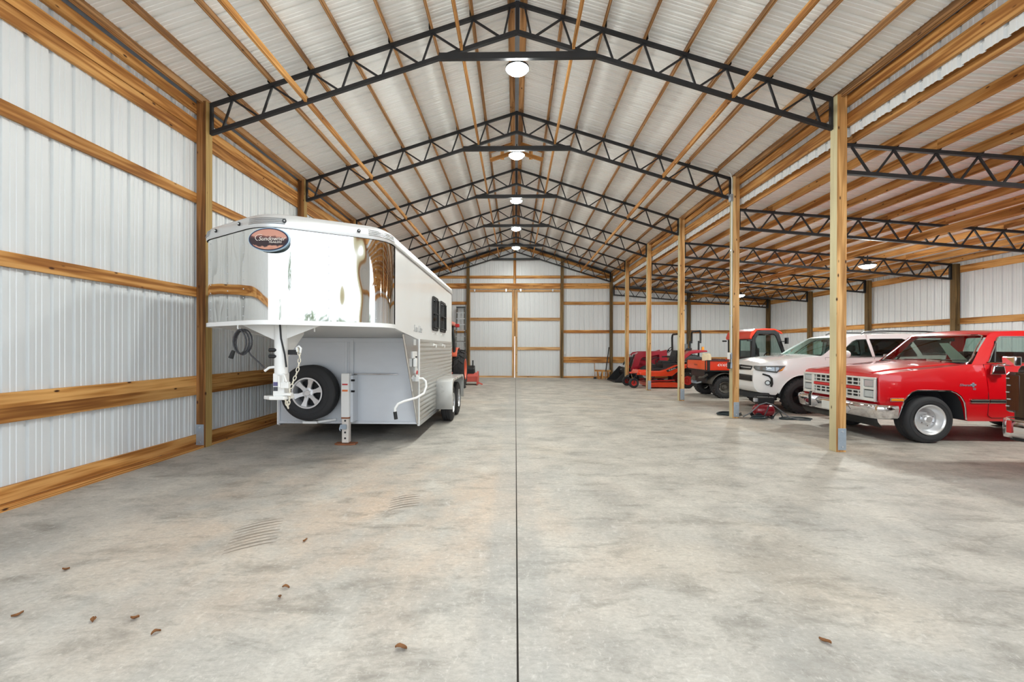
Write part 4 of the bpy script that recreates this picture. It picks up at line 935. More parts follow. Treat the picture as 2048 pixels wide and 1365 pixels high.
LW = mat('letter_white', (236, 228, 220), 0.4)
text('lettering', 'Sundowner', LW, BG, (0.035, -0.009, 0.005), (R(90), 0, 0), 0.062, 0.001, 0.35, 1.0)
text('lettering', 'TRAILERS', LW, BG, (0.07, -0.009, -0.032), (R(90), 0, 0), 0.027, 0.001, 0.2, 1.25)
MB().tube([(-0.09 + 0.05 * math.cos(a), -0.008, 0.015 + 0.035 * math.sin(a)) for a in [R(q) for q in range(60, 260, 20)]], 0.003, 5).build('badge_swash', LW, BG)
# ---------------------------------------------------------------- red pickup
RED = mat('red_paint', (208, 2, 18), 0.3, 0, 0.04, 1.0, coat=1.0)
GLASS = glass('clear_glass', (0.70, 0.80, 0.77)); GLASSD = glass('tinted_glass', (0.10, 0.12, 0.12)); GLASSG = glass('green_glass', (0.45, 0.62, 0.56))
SILVER = mat('silver_plastic', (230, 230, 226), 0.3, 0.1, 0.04, 6); LENS = mat('lamp_lens', (210, 218, 222), 0.08, 0.4, 0.1, 20)
AMBER = mat('amber_lens', (240, 150, 40), 0.2, 0, 0.06, 30, coat=0.5); SEAT = mat('seat_cloth', (92, 92, 92), 0.85, 0, 0.15, 8); DASH = mat('dash_dark', (38, 40, 42), 0.6)
WELL = mat('wheel_well', (44, 46, 50), 0.85, 0, 0.25, 6)
RT = thing('pickup_truck', 'glossy red classic pickup with chrome bumper and square headlights behind the nearest post', 'pickup', (5.80, 8.06, 0), R(-1.2))
def y_truck(x, z):
    y = interp(z, [(0.30, 0.955), (0.50, 0.985), (0.70, 1.0), (0.95, 0.985), (1.06, 0.965), (1.2, 0.93), (1.285, 0.905), (1.5, 0.81), (1.75, 0.72), (1.8, 0.70)])
    if x < 0.35: y -= 0.05 * (1 - x / 0.35) ** 2
    return y
def wheel_arch(cx, half, top, bot_f, bot_r):
    return [(cx - half - 0.02, bot_f), (cx - half + 0.015, top - 0.28), (cx - half + 0.05, top - 0.17), (cx - half + 0.105, top - 0.085), (cx - half + 0.17, top - 0.03), (cx - half + 0.25, top), (cx + half - 0.24, top), (cx + half - 0.15, top - 0.03), (cx + half - 0.08, top - 0.085), (cx + half - 0.03, top - 0.17), (cx + half, top - 0.28), (cx + half + 0.03, bot_r)]
wx = 0.77; wr = 3.74
hood = [(0.02, 1.075), (0.06, 1.095), (0.30, 1.13), (0.80, 1.185), (1.25, 1.235), (1.42, 1.258)]
lower = [(0.06, 0.43), (0.0, 0.64), (0.0, 1.03)] + hood + [(2.93, 1.275), (2.97, 1.275), (4.85, 1.27), (4.87, 1.18), (4.85, 0.55), (4.80, 0.48)]
lower += list(reversed(wheel_arch(wr, 0.49, 0.84, 0.40, 0.42))) + [(3.0, 0.365), (1.33, 0.365)] + list(reversed(wheel_arch(wx, 0.49, 0.845, 0.41, 0.39))) 
def crown_t(x, z): return 0.03 if (z > 1.06 and x < 1.5) else 0.0
RB = shell(lower, y_truck, crown=crown_t, step=0.15).build('body', RED, RT, 40, 0.022, 3)
# hood panel, cowl
MB().grid([[(x, 0.74 * k / 6 * (1.0 if x > 0.1 else 1.02), z + 0.012 + 0.045 * (1 - (k / 6) ** 2) * min(1, (x + .05) / 0.3)) for k in range(-6, 7)] for x, z in [(0.015, 1.068)] + hood[1:]]).build('hood', RED, RT, 40, solid=0.02)
MB().box(1.36, 1.52, -0.80, 0.80, 1.262, 1.285).build('cowl', BLACKP, RT, 0, 0.004)
# wheel openings
for cx in (wx, wr):
    MB().prism([(cx - 0.53, 0.36), (cx - 0.53, 0.8), (cx - 0.2, 0.92), (cx + 0.2, 0.92), (cx + 0.53, 0.8), (cx + 0.53, 0.36)], 'y', -0.66, 0.66).build('wheel_well', WELL, RT, 0)
    for sd in (-1, 1):
        wa = wheel_arch(cx, 0.49, 0.845, 0.41, 0.39)
        MB().tube([(x, sd * (y_truck(x, z) + 0.004), z) for x, z in wa], 0.011, 6).build('arch_trim', CHROME, RT)
        MB().grid([[(cx + (x - cx) * 0.985, sd * y, z - 0.010) for x, z in wa] for y in (0.64, 0.80, 0.955)]).build('arch_liner', WELL, RT, 50)
        t = wheel(RT, (cx, sd * 0.815, 0.375), 0.375, 0.275, 0.235, sd, 'rally', mat('chrome_rim', (236, 237, 239), 0.32, 0.75, 0.03, 6))
# cab
cab_o = [(1.42, 1.25), (1.64, 1.50), (1.845, 1.72), (1.90, 1.76), (2.0, 1.785), (2.4, 1.795), (2.80, 1.785), (2.88, 1.76), (2.93, 1.70), (2.97, 1.25)]
dw = [(1.66, 1.285), (1.70, 1.30), (1.98, 1.68), (2.03, 1.70), (2.62, 1.70), (2.66, 1.66), (2.70, 1.29), (2.68, 1.285)]
CB = shell(cab_o, y_truck, open_segs=(0, 1, 8, 9), holes=[dw], crown=lambda x, z: 0.035 * max(0, min(1, (z - 1.65) / 0.12)), step=0.15).build('cab', RED, RT, 40, 0.018, 3)
MB().box(2.92, 2.96, -0.88, 0.88, 1.24, 1.33).build('cab_back', RED, RT, 0)
MB().grid([[(2.955, -0.84, 1.33), (2.955, 0.84, 1.33)], [(2.92, -0.74, 1.70), (2.92, 0.74, 1.70)]]).build('rear_glass', GLASS, RT)
# windscreen with chrome surround
def wsp(u, v):   # u across -1..1, v up 0..1
    x = 1.435 + 0.41 * v - 0.03 * (1 - u * u); z = 1.268 + 0.46 * v; return (x, u * (y_truck(x, z) - 0.045), z)
WG = MB().grid([[wsp(-1 + 2 * i / 12, j / 6) for i in range(13)] for j in range(7)]).build('windscreen', GLASSG, RT)
rim = [wsp(-0.985 + 0.03, 0.0)] + [wsp(-1 + 2 * i / 16, 0.0) for i in range(1, 16)] + [wsp(0.97, 0.03)] + [wsp(1, j / 6) for j in range(1, 6)] + [wsp(0.97, 0.97)] + [wsp(1 - 2 * i / 16, 1.0) for i in range(1, 16)] + [wsp(-0.97, 0.97)] + [wsp(-1, 1 - j / 6) for j in range(1, 6)] + [wsp(-0.97, 0.03)]
MB().tube(rim, 0.014, 6, True).build('windscreen_trim', CHROME, WG)
for y0 in (-0.42, 0.30):
    a = wsp(y0 / 0.85, 0.02); b = wsp((y0 - 0.42) / 0.85, 0.10)
    MB().tube([(a[0] - .03, a[1], a[2] + .02), (a[0] - .03, a[1] - .05, a[2] + .035), (b[0] - .02, b[1], b[2] + 0.005)], 0.007).build('wiper', BLACKP, RT)
for sd in (-1, 1):
    panel(dw, y_truck, -0.012, sd).build('side_glass', GLASS, RT)
    # door skin stands slightly proud so its edges read as the shut line
    dp = [(1.605, 0.46), (1.60, 0.75), (1.60, 1.255), (2.75, 1.265), (2.76, 0.9), (2.74, 0.44), (1.66, 0.42)]
    D = panel(dp, y_truck, 0.006, sd).build('door', RED, RT, 40)
    MB().tube([(x, sd * (y_truck(x, z) + 0.004), z) for x, z in dp], 0.005, 5, True).build('door_seam', mat('seam_dark', (66, 8, 12), 0.6), D)
    MB().cyl((1.775, sd * (y_truck(1.78, 1.28) + .002), 1.285), (1.93, sd * (y_truck(1.9, 1.62) - .002), 1.62), 0.016).build('vent_bar', BLACKP, D)
    MB().cbox((2.62, sd * 1.0, 1.10), (0.16, 0.02, 0.035)).build('door_handle', CHROME, D, 0, 0.005)
    MB().tube([(x, sd * (y_truck(x, z) + 0.003), z) for x, z in dw], 0.010, 6, True).build('window_trim', CHROME, D)
    for x0, x1 in ((1.33, 1.595), (1.61, 2.74), (2.98, 3.2)):
        for z, m, r in ((0.705, CHROME, 0.010), (0.685, BLACKP, 0.016), (0.662, CHROME, 0.010)):
            MB().tube([(x0, sd * (y_truck(x0, z) + .008), z), (x1, sd * (y_truck(x1, z) + .008), z)], r, 6).build('side_moulding', m, RT)
    # mirror
    mm = MB().tube([(1.72, sd * 0.93, 1.24), (1.74, sd * 1.04, 1.26), (1.76, sd * 1.10, 1.28)], 0.012).build('mirror_arm', CHROME, RT)
    MB().cbox((1.80, sd * 1.13, 1.315), (0.10, 0.20, 0.15)).build('mirror', CHROME, mm, 0, 0.02, 3)
    MB().prism([(1.62, 1.10), (1.84, 1.10), (1.81, 1.24), (1.65, 1.24)], 'y', sd * 0.985, sd * 1.03).build('mirror_bracket', CHROME, RT, 0, 0.015)
    # marker lamp
    mk = MB().cbox((0.225, sd * (y_truck(0.22, 0.69) + .003), 0.695), (0.21, 0.016, 0.055)).build('marker_frame', CHROME, RT, 0, 0.004)
    MB().cbox((0.225, sd * (y_truck(0.22, 0.69) + .010), 0.695), (0.185, 0.014, 0.036)).build('marker_lamp', AMBER, mk, 0, 0.003)
    # badge
    bg = MB().cbox((1.375, sd * (y_truck(1.38, .92) + .006), 0.935), (0.085, 0.008, 0.024)).cbox((1.375, sd * (y_truck(1.38, .92) + .006), 0.935), (0.03, 0.008, 0.07)).build('badge', GALV, RT, 0, 0.003)
    rot = (R(90), 0, 0) if sd < 0 else (R(90), 0, R(180))
    text('lettering', 'Silverado', GALV, RT, (1.27, sd * (y_truck(1.3, .93) + .006), 0.932), rot, 0.055, 0.002, 0.3)
    text('lettering', '10', GALV, RT, (1.385, sd * (y_truck(1.3, .87) + .006), 0.872), rot, 0.05, 0.002)
# grille
yg = 0.90
MB().box(-0.015, 0.03, -yg, yg, 0.655, 1.03).build('grille_backing', BLACKP, RT, 0)
S = MB()
S.box(-0.045, 0.0, -yg, yg, 1.005, 1.035).box(-0.045, 0.0, -yg, yg, 0.65, 0.678)
for sd in (-1, 1):
    a, b = sorted((sd * 0.655, sd * 0.585)); S.box(-0.04, 0, a, b, 0.66, 1.02)
    a, b = sorted((sd * 0.875, sd * yg)); S.box(-0.045, 0, a, b, 0.65, 1.03)
    a, b = sorted((sd * 0.655, sd * 0.875)); S.box(-0.038, 0, a, b, 0.835, 0.875).box(-0.038, 0, a, b, 0.655, 0.70).box(-0.038, 0, a, b, 0.995, 1.02)
S.build('grille_surround', SILVER, RT, 0, 0.005)
G = MB()
for z in (0.945, 0.885, 0.80, 0.745, 0.69): G.box(-0.036, 0, -0.59, 0.59, z - 0.008, z + 0.008)
for k in range(-4, 5): G.box(-0.034, 0, k * 0.134 - 0.006, k * 0.134 + 0.006, 0.68, 0.805); G.box(-0.034, 0, k * 0.134 - 0.006, k * 0.134 + 0.006, 0.875, 1.01)
G.build('grille_bars', SILVER, RT, 0)
MB().box(-0.042, -0.01, -0.59, 0.59, 0.818, 0.868).build('grille_band', RED, RT, 0, 0.004)
for sd in (-1, 1):
    for z in (0.935, 0.765):
        a, b = sorted((sd * 0.665, sd * 0.865)); h = MB().box(-0.03, -0.005, a, b, z - 0.055, z + 0.055).build('headlight', LENS, RT, 0, 0.008)
        MB().box(-0.034, -0.03, a + 0.02, b - 0.02, z - 0.04, z + 0.04).build('lens', LENS, h, 0, 0.003)
# bumper, guards, valance
bp = []
prof = [(0.0, 0.392), (-0.012, 0.396), (-0.03, 0.41), (-0.055, 0.535), (-0.058, 0.555), (-0.046, 0.60), (-0.025, 0.612), (0.0, 0.612)]
plan = [(0.20, -1.01), (0.02, -1.0), (-0.05, -0.96), (-0.09, -0.86), (-0.11, -0.5), (-0.115, 0), (-0.11, 0.5), (-0.09, 0.86), (-0.05, 0.96), (0.02, 1.0), (0.20, 1.01)]
rows = []
for i, (x, y) in enumerate(plan):
    a = Vector(plan[max(0, i - 1)]); b = Vector(plan[min(len(plan) - 1, i + 1)]); d = (b - a).normalized(); nn = Vector((-d.y, d.x))
    rows.append([(x - nn.x * o * -1 if False else x + nn.x * (-o), y + nn.y * (-o), z) for o, z in prof])
BM = MB().grid(rows).build('front_bumper', CHROME, RT, 50, solid=-0.006)
for sd in (-1, 1): MB().box(0.10, 0.21, *sorted((sd * 1.005, sd * 1.022)), 0.535, 0.575).build('bumper_pad', BLACKP, BM, 0, 0.004)
for sd in (-1, 1):
    gd = MB().prism([(-0.21, 0.40), (-0.22, 0.62), (-0.19, 0.70), (-0.13, 0.70), (-0.13, 0.40)], 'y', sd * 0.42 - 0.035, sd * 0.42 + 0.035).build('bumper_guard', CHROME, RT, 0, 0.01, 3)
    MB().prism([(-0.222, 0.42), (-0.232, 0.62), (-0.20, 0.695), (-0.19, 0.69), (-0.215, 0.62), (-0.21, 0.42)], 'y', sd * 0.42 - 0.025, sd * 0.42 + 0.025).build('guard_pad', BLACKP, gd, 0)
MB().box(-0.20, -0.185, -0.22, 0.12, 0.42, 0.56).build('front_plate', mat('plate_white', (214, 216, 212), 0.5), RT, 0, 0.004)
MB().grid([[(-0.04, y, 0.40), (-0.02, y, 0.33), (0.04, y, 0.25)] for y in (-0.94, 0, 0.94)]).build('air_dam', BLACKP, RT, 40, solid=0.01)
MB().box(0.05, 4.7, -0.55, 0.55, 0.38, 0.62).build('chassis', WELL, RT, 0)
MB().cyl((wx, -0.7, 0.37), (wx, 0.7, 0.37), 0.04).cyl((wr, -0.7, 0.37), (wr, 0.7, 0.37), 0.06).build('axle', STEEL, RT)
# inside
MB().box(2.35, 2.60, -0.7, 0.7, 0.80, 1.05).prism([(2.58, 0.95), (2.72, 1.45), (2.80, 1.45), (2.74, 0.95)], 'y', -0.72, 0.72).build('bench_seat', SEAT, RT, 0, 0.03)
MB().box(1.55, 1.80, -0.80, 0.80, 1.05, 1.26).build('dashboard', DASH, RT, 0, 0.03)
MB().tube([(1.93 + 0.06 * math.sin(a), -0.40 + 0.19 * math.cos(a), 1.25 + 0.17 * math.sin(a)) for a in [2 * math.pi * i / 20 for i in range(20)]], 0.014, 6, True).cyl((1.78, -0.40, 1.18), (1.93, -0.40, 1.25), 0.025).build('steering_wheel', BLACKP, RT)
MB().prism([(-0.50, 1.275), (-0.20, 1.275), (0.05, 1.60), (-0.12, 1.60)], 'x', 1.80, 1.803).build('dash_paper', mat('paper_white', (232, 232, 226), 0.7), RT, 0)
MB().cbox((1.90, 0.0, 1.66), (0.03, 0.24, 0.06)).build('inside_mirror', BLACKP, RT, 0, 0.01)
# bed
MB().box(3.02, 4.80, -0.78, 0.78, 0.80, 0.83).build('bed_floor', RED, RT, 0)

# ---------------------------------------------------------------- black pickup at the right edge
BLK = mat('black_paint', (20, 17, 18), 0.2, 0, 0.1, 1.2, coat=1.0)
BP = thing('pickup_truck', 'black pickup cut by the right edge of the picture, chrome rear bumper showing', 'pickup', (6.13, 4.58, 0), R(2))
def y_blk(x, z):
    y = interp(z, [(0.35, 0.93), (0.6, 0.985), (0.9, 1.0), (1.12, 0.98), (1.30, 0.95)])
    if x < 0.22: y -= 0.05 * (1 - x / 0.22) ** 2
    return y
bo_ = [(0.10, 0.48), (0.03, 0.62), (0.0, 0.95), (0.02, 1.24), (0.07, 1.30), (1.9, 1.32), (1.95, 0.42)]
bo_ += [(1.75, 0.42), (1.70, 0.70), (1.56, 0.86), (1.30, 0.92), (1.04, 0.86), (0.90, 0.70), (0.85, 0.46)]
shell(bo_, y_blk, step=0.2).build('body', BLK, BP, 40, 0.03, 3)
shell([(1.96, 0.42), (1.96, 1.32), (2.05, 1.84), (2.3, 1.92), (3.4, 1.90), (3.95, 1.36), (5.4, 1.22), (5.55, 1.0), (5.5, 0.42)], lambda x, z: 0.96 if z < 1.3 else 0.96 - (z - 1.3) * 0.35, step=0.3).build('cab', BLK, BP, 40, 0.03, 3)
MB().prism([(-0.93, 0.62), (-0.93, 1.22), (0.93, 1.22), (0.93, 0.62)], 'x', -0.02, 0.02).build('tailgate', BLK, BP, 0, 0.02, 3)
for sd in (-1, 1):
    L = MB().prism([(0.02, 0.72), (-0.02, 0.74), (-0.025, 1.18), (0.02, 1.22), (0.20, 1.20), (0.16, 0.74)], 'y', sd * 0.86, sd * 1.012).build('tail_lamp', mat('tail_red_dark', (52, 8, 12), 0.12, coat=1.0), BP, 0, 0.012, 3)
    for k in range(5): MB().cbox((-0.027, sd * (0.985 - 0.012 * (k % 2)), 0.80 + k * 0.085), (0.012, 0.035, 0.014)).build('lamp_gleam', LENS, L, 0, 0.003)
    MB().cbox((-0.14, sd * 0.87, 0.565), (0.016, 0.05, 0.15)).build('reflector', REDL, BP, 0, 0.004)
rows = []
plan = [(0.30, -1.03), (0.04, -1.03), (-0.05, -1.01), (-0.10, -0.96), (-0.13, -0.86), (-0.13, 0.86), (-0.10, 0.96), (-0.05, 1.01), (0.04, 1.03), (0.30, 1.03)]
prof = [(0.03, 0.43), (0.0, 0.47), (0.0, 0.60), (0.02, 0.65), (0.07, 0.66)]
for x, y in plan: rows.append([(x + o * (1 if abs(y) < .95 else 0.2), y * (1 - 0.02 * (o > .05)), z) for o, z in prof])
MB().grid(rows).build('rear_bumper', CHROME, BP, 45, solid=-0.006)
MB().box(-0.10, 0.25, -0.90, 0.90, 0.40, 0.47).box(-0.115, 0.0, -0.72, 0.72, 0.60, 0.74).build('bumper_step', BLACKP, BP, 0, 0.01)
for cx in (1.30, 4.6):
    MB().prism([(cx - 0.45, 0.36), (cx - 0.42, 0.8), (cx, 0.94), (cx + 0.42, 0.8), (cx + 0.45, 0.36)], 'y', -0.64, 0.64).build('wheel_well', WELL, BP, 0)
    for sd in (-1, 1): wheel(BP, (cx, sd * 0.84, 0.40), 0.40, 0.27, 0.25, sd, 'spoke', BLACKP)
MB().box(0.3, 5.3, -0.5, 0.5, 0.38, 0.60).build('chassis', WELL, BP, 0)
# ---------------------------------------------------------------- white SUV
WPAINT = mat('white_paint', (240, 241, 242), 0.25, 0, 0.02, 1.0, coat=1.0)
SV = thing('suv', 'white SUV with black wheels parked between the orange utility vehicle and red pickup', 'car', (5.65, 11.13, 0), R(-1))
def y_suv(x, z):
    y = interp(z, [(0.38, 0.86), (0.55, 0.915), (0.80, 0.93), (1.0, 0.92), (1.15, 0.895), (1.30, 0.855), (1.5, 0.79), (1.75, 0.69), (1.84, 0.66)])
    if x < 0.60: y -= 0.30 * (1 - max(x, -0.05) / 0.60) ** 2.0
    if x > 4.5: y -= 0.16 * ((x - 4.5) / 0.35) ** 2
    return y
sx_, sr_ = 0.93, 3.72
lower = [(0.30, 0.42), (0.06, 0.47), (0.0, 0.56), (-0.03, 0.75), (-0.02, 0.98), (0.03, 1.09), (0.10, 1.145), (0.30, 1.20), (0.70, 1.262), (1.10, 1.30), (1.42, 1.325), (2.0, 1.295), (3.2, 1.31), (4.3, 1.36), (4.80, 1.37), (4.85, 1.0), (4.82, 0.52), (4.6, 0.44)]
lower += [(sr_ + 0.53, 0.42)] + [(sr_ + 0.50 * math.cos(R(a)), 0.40 + 0.50 * math.sin(R(a))) for a in range(15, 180, 15)] + [(sr_ - 0.53, 0.40)]
lower += [(sx_ + 0.53, 0.40)] + [(sx_ + 0.51 * math.cos(R(a)), 0.39 + 0.50 * math.sin(R(a))) for a in range(15, 180, 15)] + [(sx_ - 0.56, 0.42)]
shell(lower, y_suv, step=0.12, crown=lambda x, z: 0.045 if (z > 1.1 and x < 1.5) else 0).build('body', WPAINT, SV, 40, 0.03, 3)
cab_o = [(1.36, 1.30), (1.72, 1.56), (2.02, 1.745), (2.12, 1.785), (2.35, 1.815), (3.0, 1.84), (3.9, 1.83), (4.45, 1.795), (4.62, 1.73), (4.84, 1.34)]
h1 = [(1.72, 1.325), (2.16, 1.66), (2.26, 1.70), (2.47, 1.71), (2.50, 1.32)]
h2 = [(2.58, 1.32), (2.56, 1.715), (3.28, 1.72), (3.36, 1.69), (3.50, 1.345), (3.48, 1.33)]
h3 = [(3.64, 1.36), (3.50, 1.70), (4.30, 1.69), (4.42, 1.62), (4.55, 1.40), (4.5, 1.375)]
shell(cab_o, y_suv, open_segs=(0, 1, 9, 8), holes=[h1, h2, h3], step=0.14, crown=lambda x, z: 0.03 * max(0, min(1, (z - 1.7) / 0.1))).build('cab', WPAINT, SV, 40, 0.02, 3)
def swp(u, v): x = 1.40 + 0.66 * v - 0.16 * (1 - u * u) * (1 - 0.3 * v); z = 1.325 + 0.435 * v; return (x, u * (y_suv(1.4, z) - 0.05), z)
SG = MB().grid([[swp(-1 + 2 * i / 12, j / 5) for i in range(13)] for j in range(6)]).build('windscreen', GLASSG, SV)
MB().tube([swp(-1 + 2 * i / 14, 0.0) for i in range(15)], 0.022, 6).build('cowl_strip', BLACKP, SV)
MB().grid([[(4.80, -0.68, 1.40), (4.80, 0.68, 1.40)], [(4.64, -0.60, 1.72), (4.64, 0.60, 1.72)]]).build('rear_glass', GLASSD, SV)
for sd in (-1, 1):
    for h in (h1, h2, h3):
        p_ = panel(h, y_suv, -0.012, sd).build('side_glass', GLASSD if h is not h1 else GLASSG, SV)
        MB().tube([(x, sd * (y_suv(x, z) + 0.002), z) for x, z in h], 0.012, 6, True).build('window_seal', BLACKP, p_)
    for nm, dp in (('front_door', [(1.52, 0.46), (1.46, 0.8), (1.46, 1.29), (2.52, 1.285), (2.54, 0.5)]), ('rear_door', [(2.56, 0.5), (2.55, 1.285), (3.52, 1.325), (3.42, 1.0), (3.16, 0.72), (3.08, 0.5)])):
        D = panel(dp, y_suv, 0.005, sd).build(nm, WPAINT, SV, 40)
        MB().tube([(x, sd * (y_suv(x, z) + 0.004), z) for x, z in dp], 0.004, 5, True).build('door_seam', DASH, D)
        hx = max(p[0] for p in dp) - 0.22
        MB().cbox((hx, sd * (y_suv(hx, 1.1) + 0.025), 1.13), (0.18, 0.025, 0.035)).build('door_handle', WPAINT, D, 0, 0.008)
    mm = MB().sphere((1.80, sd * 1.03, 1.37), (0.07, 0.12, 0.085), 14, 10).build('mirror', WPAINT, SV)
    MB().beam((1.78, sd * 0.86, 1.31), (1.80, sd * 0.98, 1.335), 0.05, 0.04).build('mirror_arm', BLACKP, mm)
    # arch lip
    MB().tube([(sx_ + 0.515 * math.cos(R(a)), sd * (y_suv(sx_ + 0.51 * math.cos(R(a)), 0.39 + 0.5 * math.sin(R(a))) - 0.002), 0.39 + 0.505 * math.sin(R(a))) for a in range(4, 178, 8)], 0.014, 6).build('arch_lip', WPAINT, SV)
    # roof rail
    MB().tube([(2.45, sd * 0.60, 1.845), (2.52, sd * 0.60, 1.885), (2.9, sd * 0.60, 1.905), (3.9, sd * 0.60, 1.895), (4.25, sd * 0.60, 1.865), (4.35, sd * 0.60, 1.82)], 0.018, 8).build('roof_rail', BLACKP, SV)
# front lamps, fog trims and grilles follow the front corner in plan
def corner(s, z, off=0.0, sd=-1):
    """s = distance from the centre line along the plan of the nose"""
    xf = interp(z, [(0.42, 0.10), (0.56, 0.0), (0.75, -0.03), (0.98, -0.02), (1.09, 0.03), (1.145, 0.10)])
    pts = []; y0 = y_suv(xf, z); pts.append((xf, 0.0)); pts.append((xf, y0))
    for k in range(1, 25): x = xf + 0.035 * k; pts.append((x, y_suv(x, z)))
    d = s
    for a, b in zip(pts, pts[1:]):
        L = math.hypot(b[0] - a[0], b[1] - a[1])
        if d <= L:
            t = d / L; nx, ny = (-(b[1] - a[1]) / L, (b[0] - a[0]) / L)
            return (a[0] + (b[0] - a[0]) * t + nx * off, sd * (a[1] + (b[1] - a[1]) * t + ny * off), z)
        d -= L
    return (pts[-1][0], sd * pts[-1][1], z)
def patch(q, off, sd, n=12, m=4):
    """q: four (s,z) corners: inner low, outer low, outer high, inner high"""
    return MB().grid([[corner((q[0][0] * (1 - u) + q[1][0] * u) * (1 - v) + (q[3][0] * (1 - u) + q[2][0] * u) * v, (q[0][1] * (1 - u) + q[1][1] * u) * (1 - v) + (q[3][1] * (1 - u) + q[2][1] * u) * v, off, sd) for u in [i / n for i in range(n + 1)]] for v in [j / m for j in range(m + 1)]])
for sd in (-1, 1):
    H = patch([(0.66, 0.985), (1.08, 0.93), (1.22, 1.10), (0.56, 1.08)], 0.012, sd).build('headlight', mat('headlight_dark', (120, 126, 130), 0.08, 0.5, 0.4, 14, coat=1.0), SV, 60, solid=-0.02)
    patch([(1.09, 0.955), (1.18, 0.985), (1.215, 1.09), (1.11, 1.09)], 0.017, sd, 5, 3).build('turn_lens', AMBER, H, 60, solid=-0.012)
    c = corner(0.93, 1.0, 0.0, sd); d = corner(0.93, 1.0, 0.028, sd); MB().cyl(c, d, 0.055, n=18).build('projector', LENS, H)
    for s_ in (0.70, 0.79): c = corner(s_, 1.03, 0.0, sd); d = corner(s_, 1.03, 0.024, sd); MB().cyl(c, d, 0.032, n=14).build('projector', LENS, H)
    F = MB().tube([corner(s, z, 0.012, sd) for s, z in ((0.80, 0.90), (0.93, 0.86), (0.985, 0.80), (0.985, 0.68), (0.965, 0.61))], [0.018, 0.022, 0.026, 0.028, 0.02], 8).build('fog_trim', BLACKP, SV)
    c = corner(0.905, 0.70, 0.0, sd); d = corner(0.905, 0.70, 0.022, sd); MB().cyl(c, d, 0.058, n=18).build('fog_ring', BLACKP, F)
    e = corner(0.905, 0.70, 0.028, sd); MB().cyl(d, e, 0.040, n=18).build('fog_lamp', LENS, F)
    patch([(0.0, 0.97), (0.50, 0.985), (0.50, 1.075), (0.0, 1.09)], 0.008, sd, 8, 3).build('upper_grille', BLACKP, SV, 60, solid=-0.01)
    MB().tube([corner(s, 1.035, 0.018, sd) for s in (0.0, 0.2, 0.47)], 0.010, 6).build('grille_bar', WPAINT, SV)
    patch([(0.0, 0.72), (0.57, 0.72), (0.57, 0.86), (0.0, 0.865)], 0.008, sd, 8, 3).build('lower_grille', BLACKP, SV, 60, solid=-0.01)
    patch([(0.0, 0.46), (0.62, 0.47), (0.64, 0.49), (0.0, 0.49)], 0.01, sd, 8, 2).build('skid_lip', SILVER, SV, 60)
MB().lathe([(0.0, 0), (0.05, 0), (0.052, -0.015), (0.0, -0.02)], (-0.05, 0, 1.03), 'x', 24).build('emblem', BLACKP, SV)
MB().box(0.10, 0.40, -0.78, 0.78, 0.30, 0.46).box(0.3, 4.6, -0.6, 0.6, 0.34, 0.6).build('chassis', WELL, SV, 0)
for cx in (sx_, sr_):
    MB().prism([(cx - 0.56, 0.36), (cx - 0.52, 0.80), (cx - 0.2, 0.955), (cx + 0.2, 0.955), (cx + 0.52, 0.80), (cx + 0.56, 0.36)], 'y', -0.64, 0.64).build('wheel_well', WELL, SV, 0)
    for sd in (-1, 1):
        MB().grid([[(cx + 0.495 * math.cos(R(a)), sd * y, 0.39 + 0.488 * math.sin(R(a))) for a in range(0, 181, 12)] for y in (0.62, 0.78, 0.90)]).build('arch_liner', WELL, SV, 50)
        wheel(SV, (cx, sd * 0.80, 0.405), 0.405, 0.27, 0.225, sd, 'spoke', mat('black_alloy', (18, 18, 20), 0.3, 0.4, 0.1, 9), 6, 'mud')
for sy in (-0.36, 0.36):
    MB().prism([(2.20, 0.8), (2.70, 0.8), (2.95, 1.40), (2.82, 1.42), (2.58, 0.98), (2.20, 0.98)], 'y', sy - 0.24, sy + 0.24).build('front_seat', SEAT, SV, 0, 0.05)
    MB().cbox((2.90, sy, 1.50), (0.10, 0.26, 0.17)).build('head_rest', SEAT, SV, 0, 0.04)
MB().prism([(3.1, 0.8), (3.55, 0.8), (3.75, 1.45), (3.62, 1.47), (3.45, 1.0), (3.1, 0.98)], 'y', -0.62, 0.62).build('rear_seat', SEAT, SV, 0, 0.05)
MB().box(1.55, 1.92, -0.72, 0.72, 1.02, 1.30).build('dashboard', DASH, SV, 0, 0.04)
MB().tube([(2.06 + 0.07 * math.sin(a), -0.36 + 0.18 * math.cos(a), 1.26 + 0.165 * math.sin(a)) for a in [2 * math.pi * i / 20 for i in range(20)]], 0.014, 6, True).cyl((1.92, -0.36, 1.18), (2.06, -0.36, 1.26), 0.03).build('steering_wheel', BLACKP, SV)
MB().cbox((2.02, 0, 1.68), (0.03, 0.22, 0.06)).build('inside_mirror', BLACKP, SV, 0, 0.01)

# ---------------------------------------------------------------- orange utility vehicle
ORANGE = mat('orange_paint', (238, 84, 26), 0.38, 0, 0.05, 2.0, coat=0.5); ORRED = mat('orange_red_paint', (226, 58, 26), 0.35, 0, 0.05, 2.0, coat=0.5)
MUD = mat('dusty_plastic', (92, 88, 82), 0.8, 0, 0.25, 7); BLKM = mat('black_frame', (32, 34, 37), 0.45, 0, 0.15, 6)
UV = thing('utility_vehicle', 'orange utility vehicle with cargo bed and black cab behind the second post', 'utility vehicle', (5.68, 13.98, 0), R(0))
